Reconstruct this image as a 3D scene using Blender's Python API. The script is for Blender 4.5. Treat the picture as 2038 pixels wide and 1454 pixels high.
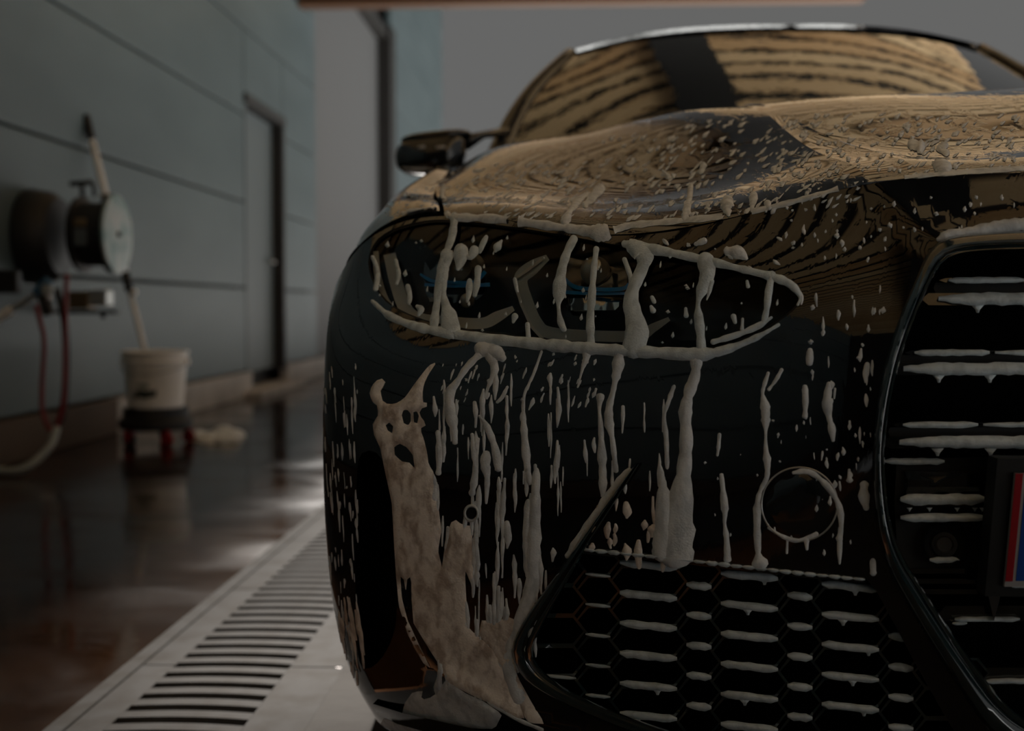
import bpy, bmesh, math, random
import numpy as np
from mathutils import Vector, Matrix
from mathutils.bvhtree import BVHTree
from mathutils.geometry import delaunay_2d_cdt

# ------------------------------------------------------------------ camera, world, sun, exposure
SC = bpy.context.scene
for _o in list(bpy.data.objects):
    bpy.data.objects.remove(_o)
COL = SC.collection
W, H, F = 2038, 1454, 2400.0
CAMZ = 0.67
PITCH = math.atan(115 / F)
YAW = math.atan(111 / F * math.cos(PITCH))
cam_d = bpy.data.cameras.new('camera')
cam = bpy.data.objects.new('camera', cam_d)
COL.objects.link(cam)
cam_d.sensor_fit = 'HORIZONTAL'
cam_d.sensor_width = 36.0
cam_d.lens = F / W * 36.0
cam_d.clip_start = 0.02
cam.location = (0, 0, CAMZ)
cam.rotation_euler = (math.pi / 2 - PITCH, 0, YAW)
cam_d.dof.use_dof = True
cam_d.dof.focus_distance = 1.30
cam_d.dof.aperture_fstop = 3.8
SC.camera = cam

world = bpy.data.worlds.new('overcast_sky')
SC.world = world
world.use_nodes = True
_bg = world.node_tree.nodes['Background']
_bg.inputs[0].default_value = (0.130, 0.130, 0.128, 1)
_bg.inputs[1].default_value = 1.0

SUN_E, SUN_AZ = math.radians(19.8), math.radians(4.5)
sun_d = bpy.data.lights.new('sun', 'SUN')
sun = bpy.data.objects.new('sun', sun_d)
COL.objects.link(sun)
sun_d.energy = 23.5
sun_d.angle = math.radians(2.0)
sun_d.color = (1.0, 0.95, 0.89)
_ts = Vector((-math.sin(SUN_AZ) * math.cos(SUN_E), math.cos(SUN_AZ) * math.cos(SUN_E), math.sin(SUN_E)))
sun.rotation_euler = _ts.to_track_quat('Z', 'Y').to_euler()
sun.location = _ts * 30

SC.view_settings.view_transform = 'Standard'
SC.view_settings.look = 'None'
SC.view_settings.exposure = 0.0
SC.view_settings.gamma = 1.0
SC.view_settings.use_curve_mapping = False

random.seed(7)
RNG = np.random.default_rng(11)

# ------------------------------------------------------------------ helpers
CO = Vector((0, 0, CAMZ))
CR = Matrix.Rotation(YAW, 3, 'Z') @ Matrix.Rotation(math.pi / 2 - PITCH, 3, 'X')
CRN = np.array(CR)

def ray(px, py):
    return (CR @ Vector(((px - W / 2) / F, -(py - H / 2) / F, -1.0))).normalized()

def at(px, py, Y):
    d = ray(px, py)
    return CO + d * (Y / d.y)

def topix(P):
    P = np.asarray(P, float)
    q = (P - np.array(CO)) @ CRN
    return np.stack([W / 2 + F * q[..., 0] / -q[..., 2], H / 2 - F * q[..., 1] / -q[..., 2]], -1)

def tag(o, label=None, cat=None, group=None, kind=None):
    if label: o['label'] = label
    if cat: o['category'] = cat
    if group: o['group'] = group
    if kind: o['kind'] = kind
    return o

def empty(name, loc=(0, 0, 0), parent=None):
    o = bpy.data.objects.new(name, None)
    o.empty_display_size = 0.1
    COL.objects.link(o)
    o.location = loc
    if parent: o.parent = parent
    return o

def mesh(name, verts, faces, mat=None, parent=None, normals=None, smooth=True):
    me = bpy.data.meshes.new(name)
    me.from_pydata([tuple(map(float, v)) for v in verts], [], [tuple(int(i) for i in f) for f in faces])
    me.validate(clean_customdata=False)
    if smooth:
        me.polygons.foreach_set('use_smooth', [True] * len(me.polygons))
    if normals is not None and len(normals) == len(me.vertices):
        me.normals_split_custom_set_from_vertices([tuple(map(float, n)) for n in normals])
    if mat: me.materials.append(mat)
    o = bpy.data.objects.new(name, me)
    COL.objects.link(o)
    if parent:
        o.parent = parent
        o.matrix_parent_inverse = Matrix.Translation(-Vector(parent_loc(parent)))
    return o

def parent_loc(p):
    return p.location if p.type == 'EMPTY' else (0, 0, 0)

class MB:
    """collects shapes into one mesh (world coordinates)"""
    def __init__(s): s.v, s.f = [], []
    def add(s, v, f):
        b = len(s.v); s.v += [tuple(x) for x in v]; s.f += [tuple(i + b for i in q) for q in f]; return s
    def box(s, c, d, rot=None, bev=0.0):
        bm = bmesh.new()
        bmesh.ops.create_cube(bm, size=1.0)
        bmesh.ops.scale(bm, vec=d, verts=bm.verts)
        if bev:
            bmesh.ops.bevel(bm, geom=list(bm.edges), offset=bev, segments=2, affect='EDGES', profile=.5)
        if rot is not None:
            bmesh.ops.rotate(bm, matrix=rot, verts=bm.verts)
        bmesh.ops.translate(bm, vec=c, verts=bm.verts)
        bm.verts.index_update()
        s.add([v.co[:] for v in bm.verts], [[v.index for v in f.verts] for f in bm.faces]); bm.free(); return s
    def tube(s, pts, r, n=10, caps=True):
        pts = [Vector(p) for p in pts]; k = len(pts)
        rs = r if hasattr(r, '__len__') else [r] * k
        base = len(s.v); up = None
        for i in range(k):
            t = (pts[min(i + 1, k - 1)] - pts[max(i - 1, 0)]).normalized()
            if up is None:
                up = t.orthogonal().normalized()
            up = (up - t * up.dot(t)).normalized(); b = t.cross(up)
            for j in range(n):
                a = 2 * math.pi * j / n
                s.v.append(tuple(pts[i] + (up * math.cos(a) + b * math.sin(a)) * rs[i]))
        for i in range(k - 1):
            for j in range(n):
                s.f.append((base + i * n + j, base + i * n + (j + 1) % n, base + (i + 1) * n + (j + 1) % n, base + (i + 1) * n + j))
        if caps:
            s.f.append(tuple(base + j for j in range(n))[::-1]); s.f.append(tuple(base + (k - 1) * n + j for j in range(n)))
        return s
    def lathe(s, c, axis, prof, n=32):
        """prof: (distance along axis, radius)"""
        a = Vector(axis).normalized(); u = a.orthogonal().normalized(); w = a.cross(u); c = Vector(c); base = len(s.v)
        for (d, r) in prof:
            for j in range(n):
                t = 2 * math.pi * j / n
                s.v.append(tuple(c + a * d + (u * math.cos(t) + w * math.sin(t)) * max(r, 1e-5)))
        for i in range(len(prof) - 1):
            for j in range(n):
                s.f.append((base + i * n + j, base + i * n + (j + 1) % n, base + (i + 1) * n + (j + 1) % n, base + (i + 1) * n + j))
        s.f.append(tuple(base + j for j in range(n))[::-1]); s.f.append(tuple(base + (len(prof) - 1) * n + j for j in range(n)))
        return s
    def build(s, name, mat=None, parent=None, smooth=False, auto=None):
        o = mesh(name, s.v, s.f, mat, parent, smooth=smooth or auto is not None)
        bm = bmesh.new(); bm.from_mesh(o.data); bmesh.ops.recalc_face_normals(bm, faces=bm.faces)
        if auto is not None:
            for e in bm.edges:
                e.smooth = len(e.link_faces) == 2 and e.calc_face_angle(0) < auto
        bm.to_mesh(o.data); bm.free()
        return o

def catmull(pts, n=8, closed=False):
    P = [np.array(p, float) for p in pts]; out = []; k = len(P)
    for i in range(k if closed else k - 1):
        if closed:
            p0, p1, p2, p3 = P[i - 1], P[i], P[(i + 1) % k], P[(i + 2) % k]
        else:
            p0, p1, p2, p3 = P[max(i - 1, 0)], P[i], P[i + 1], P[min(i + 2, k - 1)]
        for j in range(n):
            t = j / n
            out.append(.5 * (2 * p1 + (p2 - p0) * t + (2 * p0 - 5 * p1 + 4 * p2 - p3) * t * t + (3 * p1 - p0 - 3 * p2 + p3) * t ** 3))
    if not closed: out.append(P[-1])
    return out

def resample(pts, n, closed=False):
    P = np.array(pts, float)
    if closed: P = np.vstack([P, P[:1]])
    L = np.concatenate([[0], np.cumsum(np.linalg.norm(np.diff(P[:, :2], axis=0), axis=1))])
    t = np.linspace(0, L[-1], n + 1)[:-1] if closed else np.linspace(0, L[-1], n)
    return np.stack([np.interp(t, L, P[:, i]) for i in range(P.shape[1])], -1)

def inside(poly, pts):
    poly = np.asarray(poly, float); pts = np.asarray(pts, float)
    x, y = pts[:, 0], pts[:, 1]; r = np.zeros(len(pts), bool)
    x1, y1 = poly[:, 0], poly[:, 1]; x2, y2 = np.roll(x1, -1), np.roll(y1, -1)
    for a, b, c, d in zip(x1, y1, x2, y2):
        m = ((b > y) != (d > y))
        if b != d:
            r ^= m & (x < (c - a) * (y - b) / (d - b) + a)
    return r

def segdist(poly, pts, closed=True):
    poly = np.asarray(poly, float); pts = np.asarray(pts, float)
    A = poly if closed else poly[:-1]; B = np.roll(poly, -1, 0) if closed else poly[1:]
    best = np.full(len(pts), 1e9)
    for a, b in zip(A, B):
        d = b - a; t = np.clip(((pts - a) @ d) / max(d @ d, 1e-12), 0, 1)
        best = np.minimum(best, np.linalg.norm(pts - (a + t[:, None] * d), axis=1))
    return best

def fill2d(outer, holes, step, lines=()):
    """constrained triangulation of a polygon with holes; returns 2d points and triangles"""
    outer = np.asarray(outer, float); holes = [np.asarray(h, float) for h in holes]
    loops = [outer] + holes
    lo, hi = outer.min(0), outer.max(0)
    gx, gy = np.meshgrid(np.arange(lo[0] + step / 2, hi[0], step), np.arange(lo[1] + step / 2, hi[1], step))
    g = np.stack([gx.ravel(), gy.ravel()], -1)
    m = inside(outer, g)
    for h in holes: m &= ~inside(h, g)
    g = g[m]
    for l in loops:
        if len(g): g = g[segdist(l, g) > step * .45]
    vs = []; es = []
    for l in loops:
        b = len(vs); vs += [Vector(p) for p in l.tolist()]; es += [(b + i, b + (i + 1) % len(l)) for i in range(len(l))]
    for l in lines:
        l = np.asarray(l, float)
        if len(g): g = g[segdist(l, g, False) > step * .45]
        b = len(vs); vs += [Vector(p) for p in l.tolist()]; es += [(b + i, b + i + 1) for i in range(len(l) - 1)]
    vs += [Vector(p) for p in g.tolist()]
    r = delaunay_2d_cdt(vs, es, [], 0, 1e-7)
    V = np.array([[v.x, v.y] for v in r[0]]); T = [f for f in r[2]]
    c = np.array([V[list(f)].mean(0) for f in T])
    k = inside(outer, c)
    for h in holes: k &= ~inside(h, c)
    return V, [T[i] for i in range(len(T)) if k[i]]

# ---- spline surfaces through a net of points
def _second(x):
    n = len(x); A = np.zeros((n, n)); D = np.zeros((n, n)); A[0, 0] = A[-1, -1] = 1
    for i in range(1, n - 1):
        h0, h1 = x[i] - x[i - 1], x[i + 1] - x[i]
        A[i, i - 1] = h0 / 6; A[i, i] = (h0 + h1) / 3; A[i, i + 1] = h1 / 6
        D[i, i - 1] = 1 / h0; D[i, i] = -1 / h0 - 1 / h1; D[i, i + 1] = 1 / h1
    return np.linalg.solve(A, D)

def _basis(x, M, t):
    t = np.clip(t, x[0], x[-1]); i = np.clip(np.searchsorted(x, t, 'right') - 1, 0, len(x) - 2)
    h = x[i + 1] - x[i]; a = (x[i + 1] - t) / h; b = 1 - a; B = np.zeros((len(t), len(x))); r = np.arange(len(t))
    B[r, i] += a; B[r, i + 1] += b
    return B + ((a ** 3 - a) * h * h / 6)[:, None] * M[i] + ((b ** 3 - b) * h * h / 6)[:, None] * M[i + 1]

class Surf:
    """u runs along the columns of the net, v along its rows"""
    def __init__(s, net, nu=90, nv=60, deform=None, flip=False):
        s.net = np.array(net, float); R, C, _ = s.net.shape; s.deform = deform; s.flip = flip
        du = np.linalg.norm(np.diff(s.net, axis=1), axis=2).mean(0); dv = np.linalg.norm(np.diff(s.net, axis=0), axis=2).mean(1)
        s.x = np.concatenate([[0], np.cumsum(du)]); s.y = np.concatenate([[0], np.cumsum(dv)])
        s.mx, s.my = _second(s.x), _second(s.y); s.nu, s.nv = nu, nv
        s.us, s.vs = np.linspace(0, s.x[-1], nu), np.linspace(0, s.y[-1], nv)
        U, V = np.meshgrid(s.us, s.vs); s.G = s.ev(np.stack([U.ravel(), V.ravel()], -1))
        s.tris = []
        for j in range(nv - 1):
            for i in range(nu - 1):
                a = j * nu + i; s.tris += [(a, a + 1, a + nu + 1), (a, a + nu + 1, a + nu)]
        s.bvh = BVHTree.FromPolygons([Vector(p) for p in s.G.tolist()], s.tris)
    def ev(s, uv):
        uv = np.asarray(uv, float)
        P = np.einsum('nr,nc,rcd->nd', _basis(s.y, s.my, uv[:, 1]), _basis(s.x, s.mx, uv[:, 0]), s.net)
        return s.deform(P) if s.deform else P
    def nrm(s, uv):
        uv = np.asarray(uv, float); e = 1.5e-3
        lo, hi = np.array([0, 0]), np.array([s.x[-1], s.y[-1]])
        du = s.ev(np.clip(uv + [e, 0], lo, hi)) - s.ev(np.clip(uv - [e, 0], lo, hi))
        dv = s.ev(np.clip(uv + [0, e], lo, hi)) - s.ev(np.clip(uv - [0, e], lo, hi))
        n = np.cross(du, dv); n /= np.maximum(np.linalg.norm(n, axis=1), 1e-12)[:, None]
        return -n if s.flip else n
    def hit_uv(s, loc, idx):
        q, k = divmod(idx, 2); j, i = divmod(q, s.nu - 1)
        a, b, c = (s.G[t] for t in s.tris[idx])
        v0, v1, v2 = b - a, c - a, np.array(loc) - a
        d00, d01, d11, d20, d21 = v0 @ v0, v0 @ v1, v1 @ v1, v2 @ v0, v2 @ v1
        den = d00 * d11 - d01 * d01; l1 = (d11 * d20 - d01 * d21) / den; l2 = (d00 * d21 - d01 * d20) / den
        fx, fy = (l1 + l2, l2) if k == 0 else (l1, l1 + l2)
        return (s.us[i] + fx * (s.us[1] - s.us[0]), s.vs[j] + fy * (s.vs[1] - s.vs[0]))
    def pix_uv(s, px, py):
        loc, n, idx, d = s.bvh.ray_cast(CO, ray(px, py))
        if loc is None:                       # beside the surface: nearest point to the ray
            dr = ray(px, py); best = None
            for t in np.linspace(1.0, 2.2, 40):
                r = s.bvh.find_nearest(CO + dr * t)
                if best is None or r[3] < best[3]: best = r
            loc, n, idx, d = best
        return s.hit_uv(loc, idx)
    def poly_uv(s, pts):
        return np.array([s.pix_uv(p[0], p[1]) for p in pts])

def lift(surf, uv, T, name, mat, parent, off=0.0, mirror=None, both=True):
    P = surf.ev(uv); N = surf.nrm(uv); P = P + N * off
    T = [tuple(t) for t in T]
    a, b, c = (P[list(x)] for x in zip(*T)); fn = np.cross(b - a, c - a)
    tn = N[[t[0] for t in T]]
    T = [t if (f @ n) > 0 else t[::-1] for t, f, n in zip(T, fn, tn)]
    if mirror is not None:
        Q = P.copy(); Q[:, 0] = 2 * mirror - Q[:, 0]; M = N.copy(); M[:, 0] *= -1; k = len(P)
        P = np.vstack([P, Q]); N = np.vstack([N, M]); T = T + [tuple(i + k for i in t[::-1]) for t in T]
    return mesh(name, P, T, mat, parent, normals=N)

def rect_uv(surf, nu, nv):
    U, V = np.meshgrid(np.linspace(0, surf.x[-1], nu), np.linspace(0, surf.y[-1], nv))
    q = []
    for j in range(nv - 1):
        for i in range(nu - 1):
            a = j * nu + i; q += [(a, a + 1, a + nu + 1), (a, a + nu + 1, a + nu)]
    return np.stack([U.ravel(), V.ravel()], -1), q

# ------------------------------------------------------------------ materials (all procedural)
def mat(name, col, rough=.5, metal=0.0, **kw):
    m = bpy.data.materials.new(name); m.use_nodes = True
    b = m.node_tree.nodes['Principled BSDF']
    b.inputs['Base Color'].default_value = (*col, 1); b.inputs['Roughness'].default_value = rough; b.inputs['Metallic'].default_value = metal
    for k, v in kw.items(): b.inputs[k.replace('_', ' ')].default_value = v
    return m

def nd(m, t, **kw):
    n = m.node_tree.nodes.new(t)
    for k, v in kw.items(): setattr(n, k, v)
    return n

def lk(m, a, b): m.node_tree.links.new(a, b)

def bsdf(m): return m.node_tree.nodes['Principled BSDF']

def noise(m, scale, detail=4, vec_scale=(1, 1, 1), coord='Object', dist=0.0, rough=.5):
    tc = nd(m, 'ShaderNodeTexCoord'); mp = nd(m, 'ShaderNodeMapping'); n = nd(m, 'ShaderNodeTexNoise')
    mp.inputs['Scale'].default_value = vec_scale; lk(m, tc.outputs[coord], mp.inputs[0]); lk(m, mp.outputs[0], n.inputs['Vector'])
    n.inputs['Scale'].default_value = scale; n.inputs['Detail'].default_value = detail; n.inputs['Distortion'].default_value = dist
    n.inputs['Roughness'].default_value = rough
    return n

def ramp(m, src, stops):
    r = nd(m, 'ShaderNodeValToRGB'); cr = r.color_ramp
    while len(cr.elements) < len(stops): cr.elements.new(.5)
    for e, (p, c) in zip(cr.elements, stops):
        e.position = p; e.color = (*c, 1) if hasattr(c, '__len__') else (c, c, c, 1)
    lk(m, src, r.inputs[0]); return r

def bump(m, src, strength, dist, sock='Normal', prev=None):
    b = nd(m, 'ShaderNodeBump'); b.inputs['Strength'].default_value = strength; b.inputs['Distance'].default_value = dist
    lk(m, src, b.inputs['Height'])
    if prev: lk(m, prev, b.inputs['Normal'])
    for s in ([sock] if isinstance(sock, str) else sock): lk(m, b.outputs[0], bsdf(m).inputs[s])
    return b

def paint(name, wet=1.0, vs=(1, 1, 1), scale=60, cior=1.5, spec=0.0):
    m = mat(name, (.004, .0042, .005), .22, 0.0, Coat_Weight=1.0, Coat_Roughness=.03, Coat_IOR=cior, Specular_IOR_Level=spec)
    if wet:
        a = noise(m, scale, 3, vs, dist=.4); r = ramp(m, a.outputs[0], [(.50, 0.0), (.62, 1.0)])
        b1 = bump(m, r.outputs[0], .35 * wet, .0016, ['Normal', 'Coat Normal'])
    return m

M = {}
M['paint'] = paint('black_car_paint', .07, (1, 1, .22), 55, 1.8)
M['paint_hood'] = paint('wet_black_hood_paint', .45, (1.0, .35, 1.0), 48, 1.5, .0)
M['gloss'] = mat('gloss_black_trim', (.004, .006, .007), .12, 0, Coat_Weight=1.0, Coat_Roughness=.04, Coat_IOR=1.7)
M['rubber'] = mat('matt_black_plastic', (.006, .006, .006), .55)
M['void'] = mat('dark_cavity', (.0025, .0025, .0025), .8, Specular_IOR_Level=.1)
M['chrome'] = mat('chrome_reflector', (.75, .72, .66), .12, 1.0)
M['smoke'] = mat('smoked_headlight_plastic', (.006, .006, .007), .25, Specular_IOR_Level=.4)
M['guide'] = mat('frosted_light_guide', (.62, .66, .68), .35)
M['guide2'] = mat('dark_frosted_light_guide', (.40, .46, .49), .4)
M['blue'] = mat('blue_headlight_accent', (.015, .28, .75), .3)
M['teal'] = mat('black_frame_teal_sheen', (.012, .026, .030), .15, 0, Coat_Weight=1.0, Coat_Roughness=.06, Coat_IOR=2.0)  # teal sheen on the black frame is put into the base colour
M['bulb'] = mat('projector_glass', (.45, .42, .34), .05, .4, Coat_Weight=1.0)

def glass_mat(name, tint, ior):
    m = bpy.data.materials.new(name); m.use_nodes = True; nt = m.node_tree; nt.nodes.clear()
    out = nt.nodes.new('ShaderNodeOutputMaterial'); mix = nt.nodes.new('ShaderNodeMixShader'); tr = nt.nodes.new('ShaderNodeBsdfTransparent')
    gl = nt.nodes.new('ShaderNodeBsdfGlossy'); fr = nt.nodes.new('ShaderNodeFresnel')
    tr.inputs[0].default_value = (*tint, 1); gl.inputs['Roughness'].default_value = .03; fr.inputs[0].default_value = ior
    nt.links.new(fr.outputs[0], mix.inputs[0]); nt.links.new(tr.outputs[0], mix.inputs[1]); nt.links.new(gl.outputs[0], mix.inputs[2]); nt.links.new(mix.outputs[0], out.inputs[0])
    return m
M['lens'] = glass_mat('clear_headlight_cover', (.94, .95, .95), 1.22)
M['windshield'] = mat('dark_windshield_glass', (.004, .005, .005), .04, 0, Coat_Weight=1.0, Coat_Roughness=.02, Coat_IOR=2.4, IOR=1.6)
_n = noise(M['windshield'], 26, 3, (1, 1, .6)); bump(M['windshield'], _n.outputs[0], .12, .004, ['Normal', 'Coat Normal'])

def foam_mat(name, lo, hi, scale=90):
    m = mat(name, hi, .55, 0, Subsurface_Weight=0.0, Specular_IOR_Level=.35)
    n = noise(m, scale, 4, (1, 1, .6), dist=.3); r = ramp(m, n.outputs[0], [(.36, lo), (.56, hi)]); lk(m, r.outputs[0], bsdf(m).inputs['Base Color'])
    v = noise(m, scale * 5, 2); bump(m, v.outputs[0], .3, .002)
    return m
M['foam'] = foam_mat('white_soap_foam', (.58, .62, .66), (.80, .84, .88))
M['foam_thin'] = foam_mat('thin_brown_soap_film', (.52, .43, .37), (.97, .90, .84), 75)
M['foam_cool'] = foam_mat('grey_soap_foam', (.52, .60, .65), (.72, .81, .87))

# setting
def wall_mat():
    m = mat('grey_metal_panel', (.42, .47, .47), .5, .0, Specular_IOR_Level=.5)
    n = noise(m, 2.2, 5, (.3, .3, 1.0)); r = ramp(m, n.outputs[0], [(.3, (.078, .110, .118)), (.7, (.112, .149, .158))]); lk(m, r.outputs[0], bsdf(m).inputs['Base Color'])
    return m
M['panel'] = wall_mat()
M['panel_out'] = mat('pale_metal_panel', (.138, .138, .139), .7)
M['plinth'] = mat('dirty_concrete_plinth', (.30, .25, .21), .75)
_n = noise(M['plinth'], 3, 6); _r = ramp(M['plinth'], _n.outputs[0], [(.3, (.34, .31, .285)), (.7, (.56, .53, .50))]); lk(M['plinth'], _r.outputs[0], bsdf(M['plinth']).inputs['Base Color'])
M['plinth_mud'] = mat('muddy_concrete_plinth', (.10, .07, .05), .75)
M['dark'] = mat('dark_jamb', (.02, .018, .016), .6)  # shade of the door and gate recesses as colour; also backs the panels
M['doorleaf'] = mat('grey_door', (.120, .145, .152), .5)

def wet_floor():
    m = mat('wet_brown_floor', (.05, .03, .02), .2, 0, Specular_IOR_Level=.26)
    n = noise(m, 1.3, 8, (1, .6, 1), dist=.4, rough=.62)
    r = ramp(m, n.outputs[0], [(.30, (.009, .0036, .0016)), (.52, (.025, .0115, .0054)), (.75, (.055, .031, .017))]); lk(m, r.outputs[0], bsdf(m).inputs['Base Color'])
    n2 = noise(m, 2.5, 6, (.7, 1.2, 1), dist=.6); r2 = ramp(m, n2.outputs[0], [(.35, .05), (.70, .24)]); lk(m, r2.outputs[0], bsdf(m).inputs['Roughness'])
    n3 = noise(m, 7, 5, (.6, 1.3, 1)); bump(m, n3.outputs[0], .07, .012)
    return m
M['wetfloor'] = wet_floor()
def pale_floor(nm, a, b):
    m = mat(nm, b, 1.0, Specular_IOR_Level=.0)
    n = noise(m, 4, 7, (1, 1, 1), rough=.6); r = ramp(m, n.outputs[0], [(.30, a), (.55, b)]); lk(m, r.outputs[0], bsdf(m).inputs['Base Color'])
    n3 = noise(m, 30, 5); bump(m, n3.outputs[0], .2, .004)
    return m
M['palefloor'] = pale_floor('pale_bounce_yard', (.60, .64, .66), (.72, .76, .78))  # unseen yard, made this pale to bounce sunlight onto the wall and ceiling
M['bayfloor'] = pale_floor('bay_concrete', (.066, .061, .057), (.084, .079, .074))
M['steel'] = mat('pale_galvanised_steel', (.27, .25, .23), .95, 0, Specular_IOR_Level=.008)
_n = noise(M['steel'], 14, 5); _r = ramp(M['steel'], _n.outputs[0], [(.3, (.052, .046, .040)), (.6, (.070, .066, .062))]); lk(M['steel'], _r.outputs[0], bsdf(M['steel']).inputs['Base Color'])
M['mud'] = mat('wet_brown_gutter', (.30, .13, .055), .6)

def wood():
    m = mat('spruce_plank', (.5, .3, .14), .55)
    oi = nd(m, 'ShaderNodeObjectInfo'); n = noise(m, 3, 5, (.25, 4, 4), dist=.3)
    mx = nd(m, 'ShaderNodeMath', operation='ADD'); mu = nd(m, 'ShaderNodeMath', operation='MULTIPLY'); mu.inputs[1].default_value = .6
    lk(m, oi.outputs['Random'], mu.inputs[0]); lk(m, n.outputs[0], mx.inputs[0]); lk(m, mu.outputs[0], mx.inputs[1])
    r = ramp(m, mx.outputs[0], [(.35, (.62, .33, .12)), (.95, (.88, .60, .31))]); lk(m, r.outputs[0], bsdf(m).inputs['Base Color'])
    return m
M['wood'] = wood()
M['fascia'] = mat('brown_timber_fascia', (.16, .075, .036), .7)
M['beam'] = mat('dark_steel_beam', (.012, .011, .010), .6)
M['white'] = mat('white_plastic', (.93, .91, .89), .5)
M['red'] = mat('red_rubber', (.20, .008, .010), .45)
M['redpl'] = mat('red_plastic', (.30, .010, .012), .4)
M['greyhose'] = mat('grey_rubber_hose', (.30, .33, .33), .45)
M['blkhose'] = mat('black_rubber_hose', (.012, .012, .013), .5)
M['black'] = mat('black_plastic', (.012, .011, .010), .5)
M['brass'] = mat('brown_brass', (.22, .15, .08), .4, .5)
M['alu'] = mat('aluminium', (.55, .55, .53), .35, .6)
M['bluepl'] = mat('blue_fitting', (.04, .13, .24), .4)

def disc_mat():
    m = mat('speckled_teal_white_disc', (.45, .52, .52), .45)
    n = noise(m, 9, 4); r = ramp(m, n.outputs[0], [(.35, (.20, .34, .35)), (.5, (.42, .52, .52)), (.7, (.55, .56, .55))]); lk(m, r.outputs[0], bsdf(m).inputs['Base Color'])
    return m
M['disc'] = disc_mat()

# ------------------------------------------------------------------ the setting
WX = -2.42
def prism(c0, c1):
    c = [(a + b) / 2 for a, b in zip(c0, c1)]; d = [abs(b - a) for a, b in zip(c0, c1)]
    return c, d

def box_obj(name, c0, c1, m, parent=None, bev=0.0):
    c, d = prism(c0, c1)
    return MB().box(c, d, bev=bev).build(name, m, parent)

# floor: wet brown floor beside the wall, pale concrete beyond the drain
fl = box_obj('floor', (-2.62, -40, -.12), (-.83, 60, 0), M['wetfloor']); tag(fl, kind='structure')
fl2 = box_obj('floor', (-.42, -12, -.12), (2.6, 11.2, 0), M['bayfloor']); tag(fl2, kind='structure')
fl5 = box_obj('floor', (-.42, -40, -.12), (2.6, -12, 0), M['palefloor']); tag(fl5, kind='structure')
fl3 = box_obj('floor', (2.6, -40, -.12), (40, 11.2, 0), M['palefloor']); tag(fl3, kind='structure')
fl4 = box_obj('floor', (-.42, 11.2, -.12), (40, 60, 0), M['palefloor']); tag(fl4, kind='structure')

wbk = box_obj('wall_back', (-2.7, -11.3, 0), (6, -11.05, 3.5), M['beam']); tag(wbk, kind='structure')
# drain trough and grates
tr = MB().box((-.625, 14, -.10), (.41, 40, .02)).box((-.825, 14, -.09), (.01, 40, .18)).box((-.425, 14, -.09), (.01, 40, .18)).build('trim_2', M['mud']); tag(tr, kind='structure')
kerb = MB().box((-.812, 14, -.004), (.034, 40, .016), bev=.004).build('trim_3', M['steel']); tag(kerb, kind='structure')
PITCHG = .0612
def arc_bar(yc, wid):
    """one bar of the grate, gently bowed, between two slots"""
    v, f = [], []; n = 8; x0, x1 = -.735, -.515
    for i in range(n + 1):
        t = i / n; x = x0 + (x1 - x0) * t; b = .010 * (1 - (2 * t - 1) ** 2)
        w = wid / 2
        for yy in (-w, w):
            for z in (-.012, .0):
                v.append((x, yc + b + yy, z))
    for i in range(n):
        a = i * 4; c = a + 4
        f += [(a + 1, a + 3, c + 3, c + 1), (a, c, c + 2, a + 2), (a, a + 1, c + 1, c), (a + 2, c + 2, c + 3, a + 3)]
    f += [(0, 2, 3, 1), (n * 4, n * 4 + 1, n * 4 + 3, n * 4 + 2)]
    return v, f
_names = ['nearest', 'second nearest', 'third nearest', 'fourth nearest', 'fifth nearest', 'sixth nearest', 'seventh nearest', 'eighth nearest', 'ninth nearest', 'tenth nearest', 'eleventh nearest', 'farthest']
_barme = None
for k in range(12):
    y0 = 1.59 + k * PITCHG * 10
    g = empty('drain_grate', (-.625, y0, 0))
    tag(g, 'pale slotted metal drain grate, %s of the row beside the car' % _names[k], 'drain grate', 'drain grates along the floor channel')
    L = PITCHG * 10 - .0012
    MB().box((-.765, y0 + L / 2, -.006), (.062, L, .013), bev=.002).build('edge_plate', M['steel'], g)
    MB().box((-.466, y0 + L / 2, -.006), (.104, L, .013), bev=.002).build('edge_plate', M['steel'], g)
    for i in range(10):
        yb = y0 + (i + .5) * PITCHG
        if _barme is None:
            v, f = arc_bar(0, PITCHG - .030)
            b = MB().add(v, f).build('bar', M['steel']); _barme = b.data
        else:
            b = bpy.data.objects.new('bar', _barme); COL.objects.link(b)
        b.parent = g; b.location = (.625, yb - y0, 0.0005)

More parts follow.
